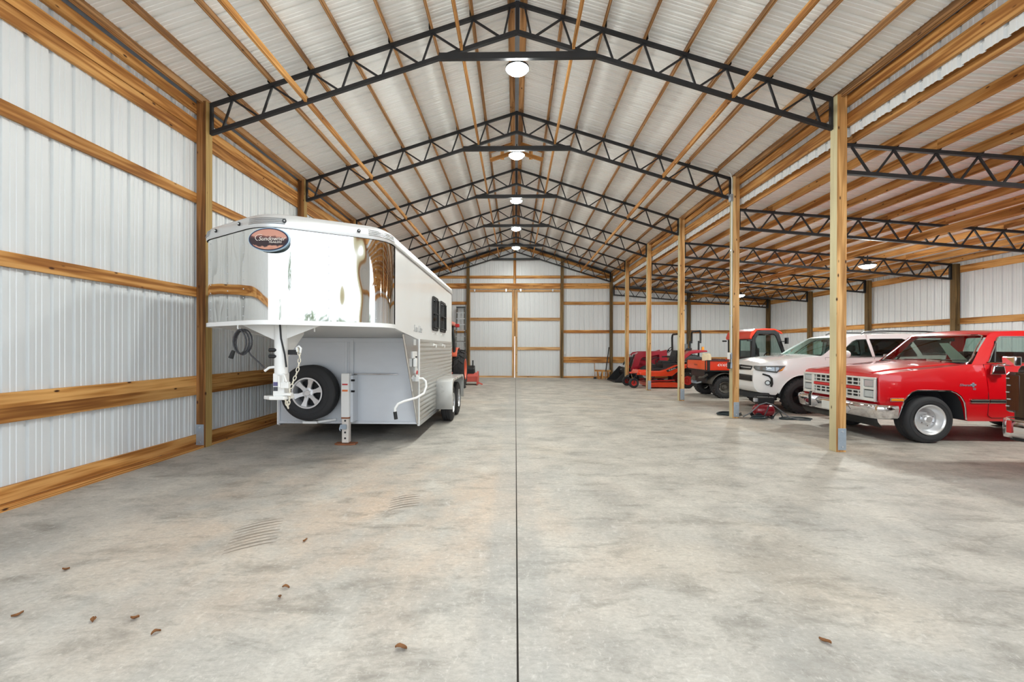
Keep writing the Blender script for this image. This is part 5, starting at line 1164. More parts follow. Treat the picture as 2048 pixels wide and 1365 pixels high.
# bed: floor, tailgate (with stamped plate), sides, front
MB().box(0.03, 1.25, -0.76, 0.76, 0.80, 0.84).build('bed_floor', BLKM, UV, 0)
TG = MB().box(0.0, 0.035, -0.74, 0.74, 0.845, 1.115).build('tailgate', ORANGE, UV, 0, 0.01)
MB().prism([(-0.70, 0.89), (-0.66, 0.87), (0.66, 0.87), (0.70, 0.89), (0.70, 1.08), (-0.70, 1.08)], 'x', -0.008, 0.0).build('tailgate_panel', ORANGE, TG, 0, 0.004)
for yy in (-0.7, 0.7): MB().box(-0.015, 0.04, yy - 0.02, yy + 0.02, 0.83, 1.13).build('tailgate_latch', BLKM, TG, 0, 0.004)
text('lettering', 'Kubota', BLKM, TG, (-0.0085, 0.0, 0.985), (R(90), 0, R(-90)), 0.085, 0.001)
for sd in (-1, 1):
    S_ = MB().box(0.04, 1.28, *sorted((sd * 0.73, sd * 0.76)), 0.83, 1.115).build('bed_side', ORRED, UV, 0, 0.006)
    MB().box(0.02, 1.30, *sorted((sd * 0.715, sd * 0.785)), 1.11, 1.14).build('bed_rail', BLKM, S_, 0, 0.006)
    MB().box(0.02, 0.10, *sorted((sd * 0.755, sd * 0.775)), 0.80, 1.13).build('corner_post', BLKM, S_, 0, 0.004)
    if sd < 0: text('lettering', '4X4/DIESEL', WHITEP, S_, (0.62, -0.762, 0.99), (R(90), 0, 0), 0.115, 0.001, 0.2, 1.1)
MB().box(1.25, 1.28, -0.76, 0.76, 0.84, 1.14).build('bed_front', ORRED, UV, 0)
# frame, fenders
MB().box(0.15, 3.05, -0.42, 0.42, 0.42, 0.62).box(0.05, 1.3, -0.50, 0.50, 0.62, 0.80).build('chassis', BLKM, UV, 0, 0.01)
MB().cyl((0.55, -0.6, 0.33), (0.55, 0.6, 0.33), 0.06).sphere((0.55, 0, 0.34), 0.14, 12, 8).build('rear_axle', BLKM, UV)
MB().tube([(0.02, -0.35, 0.46), (-0.05, -0.2, 0.42), (-0.05, 0.2, 0.42), (0.02, 0.35, 0.46)], 0.025).cbox((-0.05, 0, 0.44), (0.10, 0.10, 0.08)).build('hitch', GALV, UV)
MB().tube([(0.12, -0.55, 0.70), (0.0, -0.55, 0.62), (0.0, -0.25, 0.58), (0.15, -0.2, 0.62)], 0.035).build('exhaust', MUD, UV)
for cx in (0.55, 2.62):
    for sd in (-1, 1):
        wheel(UV, (cx, sd * 0.62, 0.33), 0.33, 0.29, 0.165, sd, 'disc', MUD, tread='mud')
        f = MB(); rr = 0.40
        f.grid([[(cx + rr * 1.05 * math.cos(R(a)), sd * y, 0.36 + rr * math.sin(R(a))) for a in range(10, 171, 16)] for y in (0.44, 0.74, 0.79)])
        f.build('fender', MUD, UV, 50, solid=0.015)
# cab
cabp = [(1.34, 0.62), (1.32, 1.20), (1.36, 1.80), (1.48, 2.0), (1.62, 2.03), (2.02, 2.03), (2.14, 1.95), (2.34, 1.35), (2.36, 1.12), (2.36, 0.55)]
inner = [(1.44, 1.22), (1.46, 1.78), (1.55, 1.92), (1.98, 1.92), (2.05, 1.86), (2.25, 1.34), (2.24, 1.22)]
for sd in (-1, 1):
    d = MB(); vs, fs = sheet2d(cabp, [inner], 5.0); d.add([(x, sd * 0.735, z) for x, z in vs], fs)
    D = d.build('door', BLKM, UV, 0, 0.01, 2, 0.05)
    MB().add([(x, sd * 0.72, z) for x, z in inner], [tuple(range(len(inner)))]).build('door_glass', GLASS, D)
    MB().tube([(1.52, sd * 0.765, 1.30), (1.52, sd * 0.785, 1.34), (1.52, sd * 0.785, 1.46), (1.52, sd * 0.765, 1.50)], 0.014).build('door_handle', BLACKP, D)
    MB().tube([(2.16, sd * 0.76, 1.70), (2.24, sd * 0.86, 1.70)], 0.012).cbox((2.26, sd * 0.90, 1.72), (0.05, 0.12, 0.18)).build('mirror', BLKM, UV, 0, 0.02)
ro = [(1.28, 1.77), (1.27, 1.84), (1.33, 2.0), (1.45, 2.075), (1.75, 2.095), (2.02, 2.08), (2.20, 2.0), (2.26, 1.93), (2.22, 1.92), (2.02, 2.03), (1.5, 2.03), (1.36, 1.84), (1.34, 1.77)]
MB().prism(ro, 'y', -0.74, 0.74).build('cab_roof', ORRED, UV, 30, 0.02, 3)
bw = MB().box(1.33, 1.36, -0.72, 0.72, 0.82, 1.24).box(1.33, 1.37, -0.72, -0.66, 1.22, 1.80).box(1.33, 1.37, 0.66, 0.72, 1.22, 1.80).box(1.33, 1.37, -0.03, 0.03, 1.22, 1.80).box(1.33, 1.37, -0.72, 0.72, 1.74, 1.80).build('cab_back', BLKM, UV, 0, 0.006)
for a, b in ((-0.66, -0.03), (0.03, 0.66)): MB().box(1.345, 1.352, a, b, 1.24, 1.74).build('rear_glass', GLASS, bw)
text('lettering', 'Kubota', mat('badge_silver', (196, 198, 200), 0.3, 0.5), bw, (1.328, -0.45, 1.08), (R(90), 0, R(-90)), 0.10, 0.001)
for sd in (-1, 1): MB().cbox((1.25, sd * 0.78, 1.73), (0.12, 0.09, 0.05)).build('tail_lamp', BLKM, UV, 0, 0.01)
MB().add([(2.31, -0.70, 1.36), (2.31, 0.70, 1.36), (2.10, 0.70, 1.98), (2.10, -0.70, 1.98)], [(0, 1, 2, 3)]).build('windscreen', GLASS, UV)
MB().cbox((2.20, -0.3, 1.95), (0.14, 0.22, 0.10)).cbox((2.20, 0.3, 1.95), (0.14, 0.22, 0.10)).build('work_lights', BLKM, UV, 0, 0.02)
MB().prism([(2.30, 0.50), (2.30, 1.20), (2.6, 1.18), (3.05, 1.02), (3.14, 0.85), (3.12, 0.50)], 'y', -0.68, 0.68).build('hood', ORRED, UV, 0, 0.04, 3)
MB().box(1.55, 1.95, -0.60, 0.60, 0.72, 0.95).prism([(1.50, 0.9), (1.62, 0.9), (1.55, 1.42), (1.45, 1.42)], 'y', -0.6, 0.6).build('seat', BLACKP, UV, 0, 0.03)
MB().tube([(2.02 + 0.05 * math.sin(a), -0.3 + 0.17 * math.cos(a), 1.22 + 0.15 * math.sin(a)) for a in [2 * math.pi * i / 16 for i in range(16)]], 0.014, 6, True).build('steering_wheel', BLACKP, UV)
# bag lying in the bed
BAGM = mat('feed_bag', (232, 216, 182), 0.8, 0, 0.3, 14, bump=0.4, bscale=20)
tag(MB().grid([[(5.845 + 0.12 * k * math.cos(a) * (1.12 if abs(math.cos(a)) > .6 else 1), 13.60 + 0.11 * k * math.sin(a), z + 0.012 * math.sin(3 * a + z * 9)) for a in [2 * math.pi * i / 16 for i in range(17)]] for z, k in ((0.842, 0.9), (0.86, 1.0), (1.0, 1.06), (1.15, 1.0), (1.27, 0.98), (1.33, 0.85), (1.335, 0.0))]).build('feed_bag', BAGM, None, 40), 'cream paper bag standing in the orange cargo bed', 'bag')
# ---------------------------------------------------------------- orange ride-on mower
KOR = mat('mower_orange', (232, 70, 28), 0.35, 0, 0.05, 3, coat=0.4)
ZT = thing('riding_mower', 'orange zero-turn mower with roll bar and red-rimmed wheels behind the third post', 'mower', (5.25, 17.10, 0), R(0))
RIMR = mat('wheel_red', (196, 48, 40), 0.5, 0, 0.1, 10)
for sd in (-1, 1):
    wheel(ZT, (1.13, sd * 0.52, 0.295), 0.295, 0.26, 0.165, sd, 'disc', RIMR, tread='turf')
    y = sd * 0.50
    wheel(ZT, (-0.82, y, 0.185), 0.185, 0.14, 0.10, sd, 'disc', RIMR, nm='caster_tyre')
    MB().tube([(-0.82, y + 0.10, 0.185), (-0.82, y + 0.10, 0.34), (-0.80, y + 0.06, 0.40), (-0.76, y, 0.41), (-0.80, y - 0.06, 0.40), (-0.82, y - 0.10, 0.34), (-0.82, y - 0.10, 0.185)], 0.018).cyl((-0.72, y, 0.40), (-0.72, y, 0.56), 0.03).build('caster_fork', BLACKP, ZT)
    MB().beam((-0.72, y, 0.52), (-0.1, sd * 0.30, 0.50), 0.06, 0.06).build('front_arm', KOR, ZT)
    pf = [(-0.62, 0.50), (-0.60, 0.60), (-0.25, 0.635), (0.15, 0.64), (0.42, 0.72), (0.74, 0.86), (1.32, 0.90), (1.38, 0.84), (1.28, 0.79), (0.98, 0.72), (0.76, 0.60), (0.58, 0.45), (-0.2, 0.43)]
    FN = MB().prism(pf, 'y', sd * 0.30, sd * 0.62).build('side_fender', KOR, ZT, 0, 0.03, 3)
    MB().prism([(0.34, 0.665), (0.76, 0.835), (0.80, 0.765), (0.40, 0.60)], 'y', sd * 0.618, sd * 0.626).build('decal_band', BLACKP, FN, 0)
    if sd < 0: text('lettering', 'Kubota', WHITEP, FN, (0.57, -0.628, 0.712), (R(90), R(-21), 0), 0.09, 0.001)
    MB().tube([(0.10, sd * 0.26, 0.80), (0.06, sd * 0.28, 1.02), (0.20, sd * 0.24, 1.12), (0.26, sd * 0.10, 1.13)], 0.018).build('steering_lever', BLACKP, ZT)
MB().box(-0.05, 0.45, -0.44, 0.44, 0.62, 0.74).cbox((0.05, 0.0, 0.80), (0.16, 0.5, 0.14)).box(0.30, 0.95, -0.40, 0.40, 0.72, 0.92).build('console', BLACKP, ZT, 0, 0.02)
MB().box(-0.58, 0.55, -0.32, 0.32, 0.46, 0.60).build('foot_platform', BLACKP, ZT, 0, 0.01)
MB().prism([(-0.66, 0.52), (-0.62, 0.66), (-0.35, 0.66), (-0.30, 0.52)], 'y', -0.42, 0.42).build('front_cover', KOR, ZT, 0, 0.02)
dk = [(-0.25, 0.04), (-0.30, 0.19), (-0.05, 0.22), (0.70, 0.22), (0.82, 0.19), (0.80, 0.04)]
MB().prism(dk, 'y', -0.72, 0.72).build('mower_deck', KOR, ZT, 0, 0.02, 3)
MB().cyl((-0.02, -0.4, 0.22), (-0.02, -0.4, 0.30), 0.13).cyl((0.35, 0, 0.22), (0.35, 0, 0.30), 0.13).cyl((-0.02, 0.4, 0.22), (-0.02, 0.4, 0.30), 0.13).build('deck_pulleys', BLACKP, ZT)
for sd in (-1, 1): MB().beam((-0.3, sd * 0.55, 0.26), (0.7, sd * 0.55, 0.30), 0.04, 0.04).build('deck_link', RIMR, ZT)
ST = MB().prism([(0.30, 0.90), (0.32, 1.02), (0.72, 1.00), (0.84, 1.40), (0.93, 1.42), (0.95, 1.32), (0.84, 0.90)], 'y', -0.26, 0.26).build('seat', BLACKP, ZT, 0, 0.04, 3)
for sd in (-1, 1): MB().beam((0.50, sd * 0.30, 1.15), (0.80, sd * 0.30, 1.17), 0.06, 0.05).build('arm_rest', BLACKP, ST)
MB().prism([(0.90, 0.62), (0.90, 0.98), (1.38, 0.98), (1.45, 0.80), (1.40, 0.50)], 'y', -0.30, 0.30).build('engine_cover', BLACKP, ZT, 0, 0.02)
MB().tube([(0.98, -0.50, 0.70), (0.96, -0.50, 1.90), (0.96, -0.46, 2.0), (0.96, -0.38, 2.03), (0.96, 0.38, 2.03), (0.96, 0.46, 2.0), (0.96, 0.50, 1.90), (0.98, 0.50, 0.70)], 0.036, 8).build('roll_bar', BLACKP, ZT)

# ---------------------------------------------------------------- dark red tractor with loader
DRED = mat('tractor_red', (150, 16, 38), 0.32, 0, 0.06, 3, coat=0.6)
DT = thing('tractor', 'dark red tractor with front loader and black bucket parked by the back wall', 'tractor', (5.26, 19.85, 0), R(0))
MB().prism([(-0.02, 0.55), (-0.06, 1.0), (0.02, 1.22), (0.25, 1.30), (1.20, 1.37), (1.32, 1.32), (1.34, 0.72), (0.9, 0.55)], 'y', -0.30, 0.30).build('hood', DRED, DT, 0, 0.05, 3)
MB().box(-0.075, -0.03, -0.24, 0.24, 0.62, 1.10).build('grille', BLACKP, DT, 0, 0.02)
for sd in (-1, 1):
    MB().cbox((-0.06, sd * 0.20, 1.12), (0.06, 0.13, 0.10)).build('headlight', LENS, DT, 0, 0.02)
    wheel(DT, (0.45, sd * 0.52, 0.36), 0.36, 0.22, 0.20, sd, 'disc', mat('rim_grey', (150, 150, 152), 0.5, 0.3), tread='mud')
    wheel(DT, (2.35, sd * 0.60, 0.60), 0.60, 0.36, 0.33, sd, 'disc', mat('rim_grey', (150, 150, 152), 0.5, 0.3), tread='ag')
    fp = [(1.86, 1.02), (1.98, 1.18), (2.20, 1.36), (2.55, 1.42), (2.95, 1.40), (2.98, 1.33), (2.70, 1.30), (2.30, 1.24), (2.05, 1.05), (1.98, 0.92)]
    MB().prism(fp, 'y', sd * 0.36, sd * 0.80).build('fender', DRED, DT, 0, 0.03, 3)
    MB().cyl((2.80, sd * 0.72, 1.41), (2.80, sd * 0.72, 1.55), 0.06, 0.05).build('beacon', AMBER, DT)
    # loader arm, braces, cylinders
    y = sd * 0.46
    arm = [(1.18, 1.36), (1.30, 1.24), (0.30, 1.08), (0.22, 1.02), (0.02, 0.40), (-0.16, 0.36), (-0.24, 0.46), (-0.02, 1.18), (0.10, 1.30), (0.35, 1.34)]
    MB().prism(arm, 'y', y - 0.04, y + 0.04).build('loader_arm', DRED, DT, 0, 0.012)
    MB().prism([(1.05, 0.50), (1.0, 1.34), (1.34, 1.42), (1.40, 0.50)], 'y', y - 0.05, y + 0.05).build('loader_tower', DRED, DT, 0, 0.012)
    MB().cyl((1.0, y, 0.62), (0.45, y, 0.96), 0.035).cyl((0.5, y, 0.93), (0.25, y, 1.06), 0.02).build('lift_cylinder', BLACKP, DT)
    MB().cyl((-0.06, y, 1.20), (-0.32, y, 0.72), 0.033).build('bucket_cylinder', BLACKP, DT)
    MB().cyl((-0.30, y, 0.76), (-0.42, y, 0.50), 0.018).build('cylinder_rod', CHROME, DT)
bk = [(-0.36, 0.62), (-0.42, 0.64), (-0.42, 0.40), (-0.34, 0.12), (-0.50, 0.055), (-0.98, 0.03), (-1.0, 0.012), (-0.45, 0.012), (-0.26, 0.10), (-0.30, 0.40)]
MB().prism(bk, 'y', -0.82, 0.82).build('bucket', BLACKP, DT, 0)
for sd in (-1, 1): MB().prism([(-0.30, 0.62), (-0.42, 0.66), (-0.98, 0.03), (-0.45, 0.012), (-0.26, 0.10)], 'y', sd * 0.82, sd * 0.80).build('bucket_side', BLACKP, DT, 0)
MB().box(0.0, 2.7, -0.22, 0.22, 0.42, 0.75).cyl((0.45, -0.5, 0.36), (0.45, 0.5, 0.36), 0.06).cyl((2.35, -0.6, 0.6), (2.35, 0.6, 0.6), 0.10).build('transmission', STEEL, DT, 30)
MB().box(1.3, 2.2, -0.5, 0.5, 0.66, 0.70).build('floor_plate', BLACKP, DT, 0)
MB().prism([(1.90, 0.95), (1.92, 1.08), (2.32, 1.06), (2.46, 1.50), (2.54, 1.50), (2.46, 0.95)], 'y', -0.25, 0.25).build('seat', BLACKP, DT, 0, 0.04, 3)
MB().tube([(1.62 + 0.10 * math.sin(a), 0.19 * math.cos(a), 1.40 + 0.13 * math.sin(a)) for a in [2 * math.pi * i / 20 for i in range(20)]], 0.016, 6, True).cyl((1.34, 0, 1.2), (1.62, 0, 1.40), 0.03).box(1.28, 1.46, -0.18, 0.18, 0.7, 1.30).build('steering_wheel', BLACKP, DT)
MB().tube([(2.72, -0.48, 1.0), (2.72, -0.48, 1.70), (2.80, -0.48, 1.82), (2.80, -0.48, 2.16), (2.80, -0.42, 2.24), (2.80, 0.42, 2.24), (2.80, 0.48, 2.16), (2.80, 0.48, 1.82), (2.72, 0.48, 1.70), (2.72, 0.48, 1.0)], 0.042, 8).build('roll_bar', BLACKP, DT)
for sd in (-1, 1): MB().cbox((2.76, sd * 0.48, 1.76), (0.12, 0.11, 0.10)).build('roll_bar_hinge', BLACKP, DT, 0, 0.01)

# ---------------------------------------------------------------- orange tractor behind the trailer
OT = thing('tractor', 'orange tractor hidden behind the horse trailer, big lugged rear tyre in view', 'tractor', (-2.85, 15.5, 0), R(0))
FADE = mat('faded_orange', (226, 106, 76), 0.45, 0, 0.08, 4, coat=0.3)
for sd in (-1, 1):
    w = wheel(OT, (sd * 0.82, 0.75, 0.70), 0.69, 0.40, 0.38, sd, 'disc', FADE, tread='ag', axis='x'); w.rotation_euler = (0, 0, R(-90))
    w = wheel(OT, (sd * 0.62, -1.35, 0.42), 0.42, 0.26, 0.24, sd, 'disc', FADE, tread='mud', axis='x'); w.rotation_euler = (0, 0, R(-90))
    prof = [(0.75 + 0.80 * math.cos(R(a)), 0.70 + 0.80 * math.sin(R(a))) for a in range(35, 152, 9)]
    MB().grid([[(sd * x, y, z) for y, z in prof] for x in (0.36, 0.74, 0.77)]).build('fender', FADE, OT, 50, solid=0.02)
    MB().tube([(sd * 0.62, 0.25, 0.75), (sd * 0.66, 0.30, 1.45), (sd * 0.56, 0.55, 2.28)], 0.05, 8).build('cab_pillar', BLACKP, OT)
    MB().tube([(sd * 0.60, -0.45, 0.9), (sd * 0.62, -0.42, 1.45), (sd * 0.56, -0.25, 2.28)], 0.04, 8).build('cab_pillar', BLACKP, OT)
    MB().add([(sd * 0.62, -0.42, 1.3), (sd * 0.66, 0.30, 1.45), (sd * 0.57, 0.52, 2.25), (sd * 0.57, -0.25, 2.25)], [(0, 1, 2, 3)]).build('cab_glass', GLASSG, OT)
    a = MB().tube([(sd * 0.58, -0.3, 2.18), (sd * 0.80, -0.38, 2.22)], 0.014).build('lamp_arm', BLACKP, OT); MB().cbox((sd * 0.86, -0.38, 2.25), (0.14, 0.10, 0.12)).build('side_lamp', REDL, a, 0, 0.03)
MB().box(-0.66, 0.66, -0.35, 0.75, 2.28, 2.42).build('cab_roof', FADE, OT, 0, 0.05, 3)
MB().prism([(-1.9, 0.7), (-1.92, 1.15), (-1.7, 1.30), (-0.45, 1.40), (-0.45, 0.7)], 'x', -0.34, 0.34).build('hood', FADE, OT, 0, 0.05, 3)
MB().box(-0.25, 0.25, -1.8, 0.9, 0.5, 0.85).cyl((-0.8, 0.75, 0.7), (0.8, 0.75, 0.7), 0.11).cyl((-0.6, -1.35, 0.42), (0.6, -1.35, 0.42), 0.07).build('transmission', STEEL, OT, 30)
MB().box(-0.25, 0.25, -0.1, 0.35, 0.9, 1.05).box(-0.25, 0.25, 0.30, 0.42, 1.0, 1.5).build('seat', BLACKP, OT, 0, 0.04)
TL = thing('tiller', 'faded red tiller on the floor behind the orange tractor wheel', 'implement', (-2.15, 17.75, 0))
TRD = mat('tiller_red', (206, 92, 80), 0.55, 0, 0.12, 6)
MB().prism([(-0.30, 0.14), (-0.30, 0.36), (-0.15, 0.48), (0.30, 0.48), (0.40, 0.30), (0.42, 0.14)], 'x', -0.62, 0.62).build('hood', TRD, TL, 0, 0.02)
for sd in (-1, 1): MB().prism([(-0.34, 0.02), (-0.36, 0.36), (-0.1, 0.55), (0.25, 0.52), (0.44, 0.30), (0.30, 0.02)], 'x', sd * 0.62, sd * 0.66).build('side_plate', TRD, TL, 0)
MB().prism([(-0.2, 0.44), (-0.2, 0.66), (0.1, 0.78), (0.22, 0.46)], 'x', 0.16, 0.52).build('gearbox', BLACKP, TL, 0, 0.03)
MB().beam((0.44, 0, 0.70), (0.44, 0.0, 0.98), 0.05, 0.05, (1, 0, 0)).build('hitch_mast', BLACKP, TL, 0)
MB().cyl((-0.62, 0.05, 0.16), (0.62, 0.05, 0.16), 0.05).build('rotor', STEEL, TL)
MB().beam((0.66, -0.10, 0.10), (0.84, -0.12, 0.02), 0.10, 0.04).build('skid_shoe', TRD, TL, 0)

# ---------------------------------------------------------------- ladder leaning on the back wall
LADM = mat('ladder_rail', (98, 96, 90), 0.45, 0.4, 0.1, 10)
LD = thing('step_ladder', 'tall grey stepladder folded against the back wall beside the left door post', 'ladder', (-2.69, YC - 0.16, 0), 0)
lean = lambda z: -0.42 + 0.105 * z
hw_ = lambda z: 0.30 - 0.030 * z
for sd in (-1, 1):
    MB().beam((sd * hw_(0), lean(0), 0.02), (sd * hw_(3.45), lean(3.45), 3.45), 0.03, 0.075, (0, 1, 0)).build('rail', LADM, LD, 0)
    MB().beam((sd * (hw_(0) - 0.05), lean(0) + 0.16, 0.02), (sd * (hw_(3.4) - 0.03), lean(3.4) + 0.06, 3.40), 0.025, 0.05, (0, 1, 0)).build('rear_rail', LADM, LD, 0)
for k in range(11):
    z = 0.30 + 0.29 * k; MB().cbox((0, lean(z), z), (2 * hw_(z), 0.085, 0.028)).build('step', ALU, LD, 0)
MB().cbox((0, lean(3.47) + 0.02, 3.48), (0.44, 0.17, 0.07)).build('ladder_top', mat('ladder_top_dark', (70, 72, 74), 0.5), LD, 0, 0.01)
for z in (0.6, 1.2, 1.8): MB().beam((-hw_(z) + .05, lean(z) + 0.13, z), (hw_(z) - .05, lean(z) + 0.13, z), 0.02, 0.03).build('rear_brace', LADM, LD, 0)

# ---------------------------------------------------------------- hand tools by the back wall
WD = PINE
SH = thing('sawhorse', 'rough wooden sawhorse standing by the back wall near the loader bucket', 'sawhorse', (4.16, 21.15, 0))
board('top_rail', (-0.36, 0.10, 0.40), (0.38, -0.12, 0.40), 0.09, 0.06, PINE, SH)
for x, y0, q in ((-0.22, 0.06, -1), (0.0, 0.0, 1), (0.24, -0.08, -1)):
    for s_ in (-1, 1): board('leg', (x, y0, 0.42), (x - 0.04 * q, y0 + s_ * 0.20, 0.0), 0.055, 0.03, PINE, SH, (1, 0.01, 0))
BR = thing('digging_bar', 'long black bar leaning against the dark back-wall post beside the sawhorse', 'tool', (4.24, 20.75, 0))
MB().cyl((0.0, 0, 0.40), (0.30, 0.72, 1.52), 0.024, n=10).build('shaft', BLACKP, BR); MB().beam((-0.035, -0.085, 0.012), (0.01, 0.02, 0.42), 0.05, 0.03).build('handle_end', PINE2, BR, 0)
BR2 = thing('hoe', 'short brown-handled hoe propped on the wall left of the sawhorse', 'tool', (3.82, 21.35, 0))
MB().cyl((0.0, -0.15, 0.03), (0.05, 0.27, 0.78), 0.016, n=10).build('handle', PINE2, BR2); MB().cbox((0, -0.17, 0.05), (0.14, 0.03, 0.09)).build('blade', STEEL, BR2, 0)

# ---------------------------------------------------------------- compressor and hoses
CP = thing('air_compressor', 'small red air compressor with black motor beside the second post base', 'compressor', (5.34, 9.60, 0), R(-6))
TKR = mat('tank_red', (132, 14, 32), 0.25, 0, 0.1, 4, coat=0.8)
TK = MB().lathe([(0.0, -0.22), (0.05, -0.217), (0.10, -0.19), (0.132, -0.14), (0.132, 0.14), (0.10, 0.19), (0.05, 0.217), (0.0, 0.22)], (0, 0, 0.165), 'x', 26).build('tank', TKR, CP, 50)
MB().cbox((0.06, 0.12, 0.37), (0.34, 0.22, 0.14)).build('motor', BLACKP, CP, 0, 0.02); MB().cbox((-0.14, 0.05, 0.38), (0.08, 0.07, 0.08)).build('pump_head', ALU, CP, 0, 0.01)
MB().cbox((0.0, 0.05, 0.30), (0.24, 0.14, 0.04)).build('saddle', BLACKP, CP, 0, 0.005)
MB().tube([(-0.11, 0.10, 0.42), (-0.10, 0.10, 0.49), (0.14, 0.10, 0.49), (0.15, 0.10, 0.42)], 0.013).build('carry_handle', BLACKP, CP)
for sd in (-1, 1): MB().cyl((-0.15, sd * 0.12, 0.065), (-0.15, sd * 0.155, 0.065), 0.065, n=18).build('wheel', BLACKP, CP); MB().cbox((0.14, sd * 0.08, 0.03), (0.05, 0.05, 0.06)).build('foot', BLACKP, CP)
HOSEM = mat('hose_dark', (44, 56, 60), 0.5, 0, 0.1, 10); HOSEG = mat('hose_grey', (112, 116, 120), 0.45, 0, 0.1, 10)
def coil(cx, cy, rx, ry, n, z=0.012, dz=0.010, ph=0.0, wob=0.08):
    out = []
    for i in range(n * 20 + 1):
        a = 2 * math.pi * i / 20 + ph; k = 1 + wob * math.sin(2.3 * a) ; out.append((cx + rx * k * math.cos(a), cy + ry * k * math.sin(a), z + dz * (i / 20)))
    return out
tag(MB().tube(coil(4.80, 10.0, 0.24, 0.20, 4), 0.011, 7).build('air_hose', HOSEM, None), 'dark hose coiled flat on the floor left of the second post', 'hose')
tag(MB().tube(coil(5.92, 9.44, 0.30, 0.12, 2, ph=2.6, wob=0.12) + [(5.66, 9.46, 0.05), (5.60, 9.46, 0.16), (5.50, 9.45, 0.10), (5.44, 9.42, 0.02), (5.40, 9.40, 0.012)], 0.011, 7).build('air_hose', HOSEM, None), 'dark hose loop lying right of the red compressor', 'hose')
tag(MB().tube([(4.92, 9.62, 0.02), (5.02, 9.50, 0.13), (5.18, 9.46, 0.30), (5.32, 9.45, 0.345), (5.46, 9.45, 0.30), (5.58, 9.42, 0.20), (5.74, 9.36, 0.06), (5.92, 9.28, 0.014), (6.12, 9.26, 0.012)], 0.012, 7).build('air_hose', HOSEG, None), 'grey hose draped over the top of the red compressor', 'hose')
tag(MB().tube([(4.95, 9.40, 0.014)] + coil(5.12, 9.36, 0.15, 0.08, 2, 0.03, 0.02, 3.1) + [(5.24, 9.38, 0.08), (5.32, 9.41, 0.20), (5.36, 9.43, 0.29)], 0.011, 7).build('air_hose', HOSEM, None), 'dark hose looped in front of the red compressor', 'hose')

# ---------------------------------------------------------------- litter on the slab
LEAF = mat('dry_leaf', (128, 84, 46), 0.8, 0, 0.35, 30)
lv = [((-0.565, 2.18), .060, 'largest curled brown leaf left of the joint at the bottom of the picture'), ((1.584, 2.281), .058, 'long brown leaf alone on the right half of the slab'), ((-2.767, 2.393), .05, 'brown leaf nearest the left picture edge'),
      ((-2.092, 2.383), .05, 'curled brown leaf in the lower left, third from the left edge'), ((-2.303, 2.36), .04, 'small brown leaf in the lower left, second from the left edge'), ((-1.877, 2.266), .045, 'pale brown leaf in the lower left, nearest the camera of its row'),
      ((-1.424, 2.712), .045, 'brown leaf left of the joint, upper one of a close pair'), ((-1.403, 2.604), .04, 'brown leaf left of the joint, lower one of a close pair'), ((-1.62, 3.37), .04, 'brown leaf right of the tyre print'),
      ((-3.011, 2.893), .05, 'reddish brown leaf on the dusty floor near the left wall')]
for i, ((x, y), s_, lab) in enumerate(lv):
    a = 2.1 * i; ca, sa = math.cos(a), math.sin(a); rows = []
    for u in range(7):
        t = u / 6; w = 0.30 * math.sin(math.pi * (0.04 + 0.92 * t)) * s_ * (1.0 + 0.2 * math.sin(9 * t + i))
        rows.append([(x + ca * (t - .5) * s_ - sa * k * w, y + sa * (t - .5) * s_ + ca * k * w, 0.003 + 0.010 * abs(k) + 0.005 * (1 + math.sin(5 * t + i))) for k in (-1, 0, 1)])
    tag(MB().grid(rows).build('dry_leaf', LEAF, None, 60), lab, 'leaf', 'dry leaves on the slab')
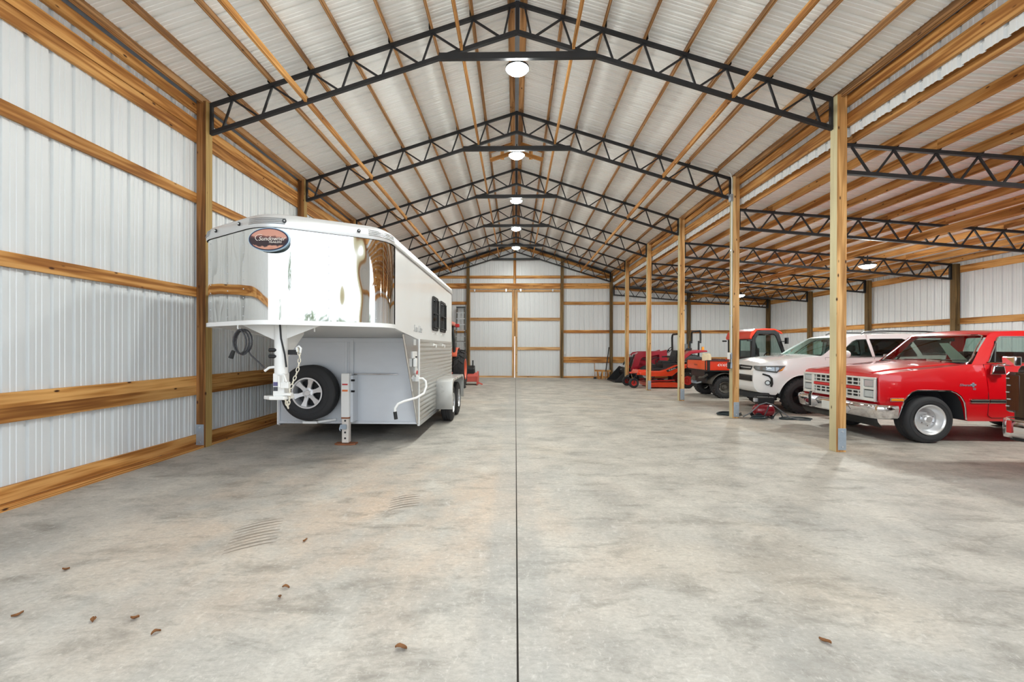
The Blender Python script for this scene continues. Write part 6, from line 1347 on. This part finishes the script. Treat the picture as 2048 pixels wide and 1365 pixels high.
# dusty tyre prints: curved lug marks left on the slab
TP = mat('tyre_print', (140, 130, 118), 0.9, 0, 0.3, 20)
def lug_print(cx, cy, ang, n, w, gap):
    mb = MB(); ca, sa = math.cos(ang), math.sin(ang)
    for i in range(n):
        rows = []
        for q in range(7):
            t = q / 6; u = i * gap - 0.10 * t * t; v = (t - 0.5) * w; th = 0.016 * math.sin(math.pi * (0.1 + 0.8 * t)) * (0.7 + 0.3 * math.sin(i * 2.1))
            rows.append([(cx + ca * (u + k * th) - sa * v, cy + sa * (u + k * th) + ca * v, 0.0012) for k in (-1, 1)])
        mb.grid(rows)
    return stuff(mb.build('tyre_print', TP, FLOOR, 0))
lug_print(-2.0, 3.30, R(112), 9, 0.34, 0.062)
lug_print(-1.05, 4.15, R(100), 6, 0.28, 0.065)

# ---------------------------------------------------------------- trees outside the open end (mirrored in the trailer nose)
LEAFM = mat('tree_green', (120, 132, 104), 0.9, 0, 0.3, 2); BARK = mat('bark', (118, 104, 90), 0.9, 0, 0.2, 6)
def tree(x, y, h, r, lab, seed):
    rnd = random.Random(seed); t = thing('tree', lab, 'tree', (x, y, -0.06))
    MB().tube([(0, 0, 0), (0.1, 0, h * 0.3), (0, 0.1, h * 0.62), (0, 0, h * 0.9)], [0.22, 0.17, 0.12, 0.04], 8).build('trunk', BARK, t)
    mb = MB()
    for k in range(420):
        a = rnd.uniform(0, 6.283); ph = math.acos(rnd.uniform(-0.7, 1)); q = r * rnd.uniform(0.55, 1.0)
        c = Vector((q * math.sin(ph) * math.cos(a), q * math.sin(ph) * math.sin(a), h * 0.62 + q * 1.15 * math.cos(ph))); s_ = rnd.uniform(0.12, 0.3) * r / 2
        u = Vector((rnd.uniform(-1, 1), rnd.uniform(-1, 1), rnd.uniform(-1, 1))).normalized(); v = u.orthogonal().normalized(); w = u.cross(v)
        mb.add([c + v * s_, c + w * s_ * .6 + u * s_ * 0.2, c - v * s_, c - w * s_ * .6 + u * s_ * 0.2], [(0, 1, 2, 3)])
    stuff(mb.build('foliage', LEAFM, t, 0)); return t
for i, (x, y, h, r) in enumerate(((13.5, -24, 11, 1.5), (21, -28, 5.2, 2.2), (26, -29, 4.4, 2.0), (33, -30, 4.6, 2.4), (40, -27, 6.0, 2.8), (6, -38, 6, 2.4))):
    tree(x, y, h, r, ['tall narrow tree', 'low rounded tree', 'squat bushy tree', 'small leafy tree', 'broad tree', 'lone tree'][i] + ' outside the open end, mirrored in the trailer nose', i)
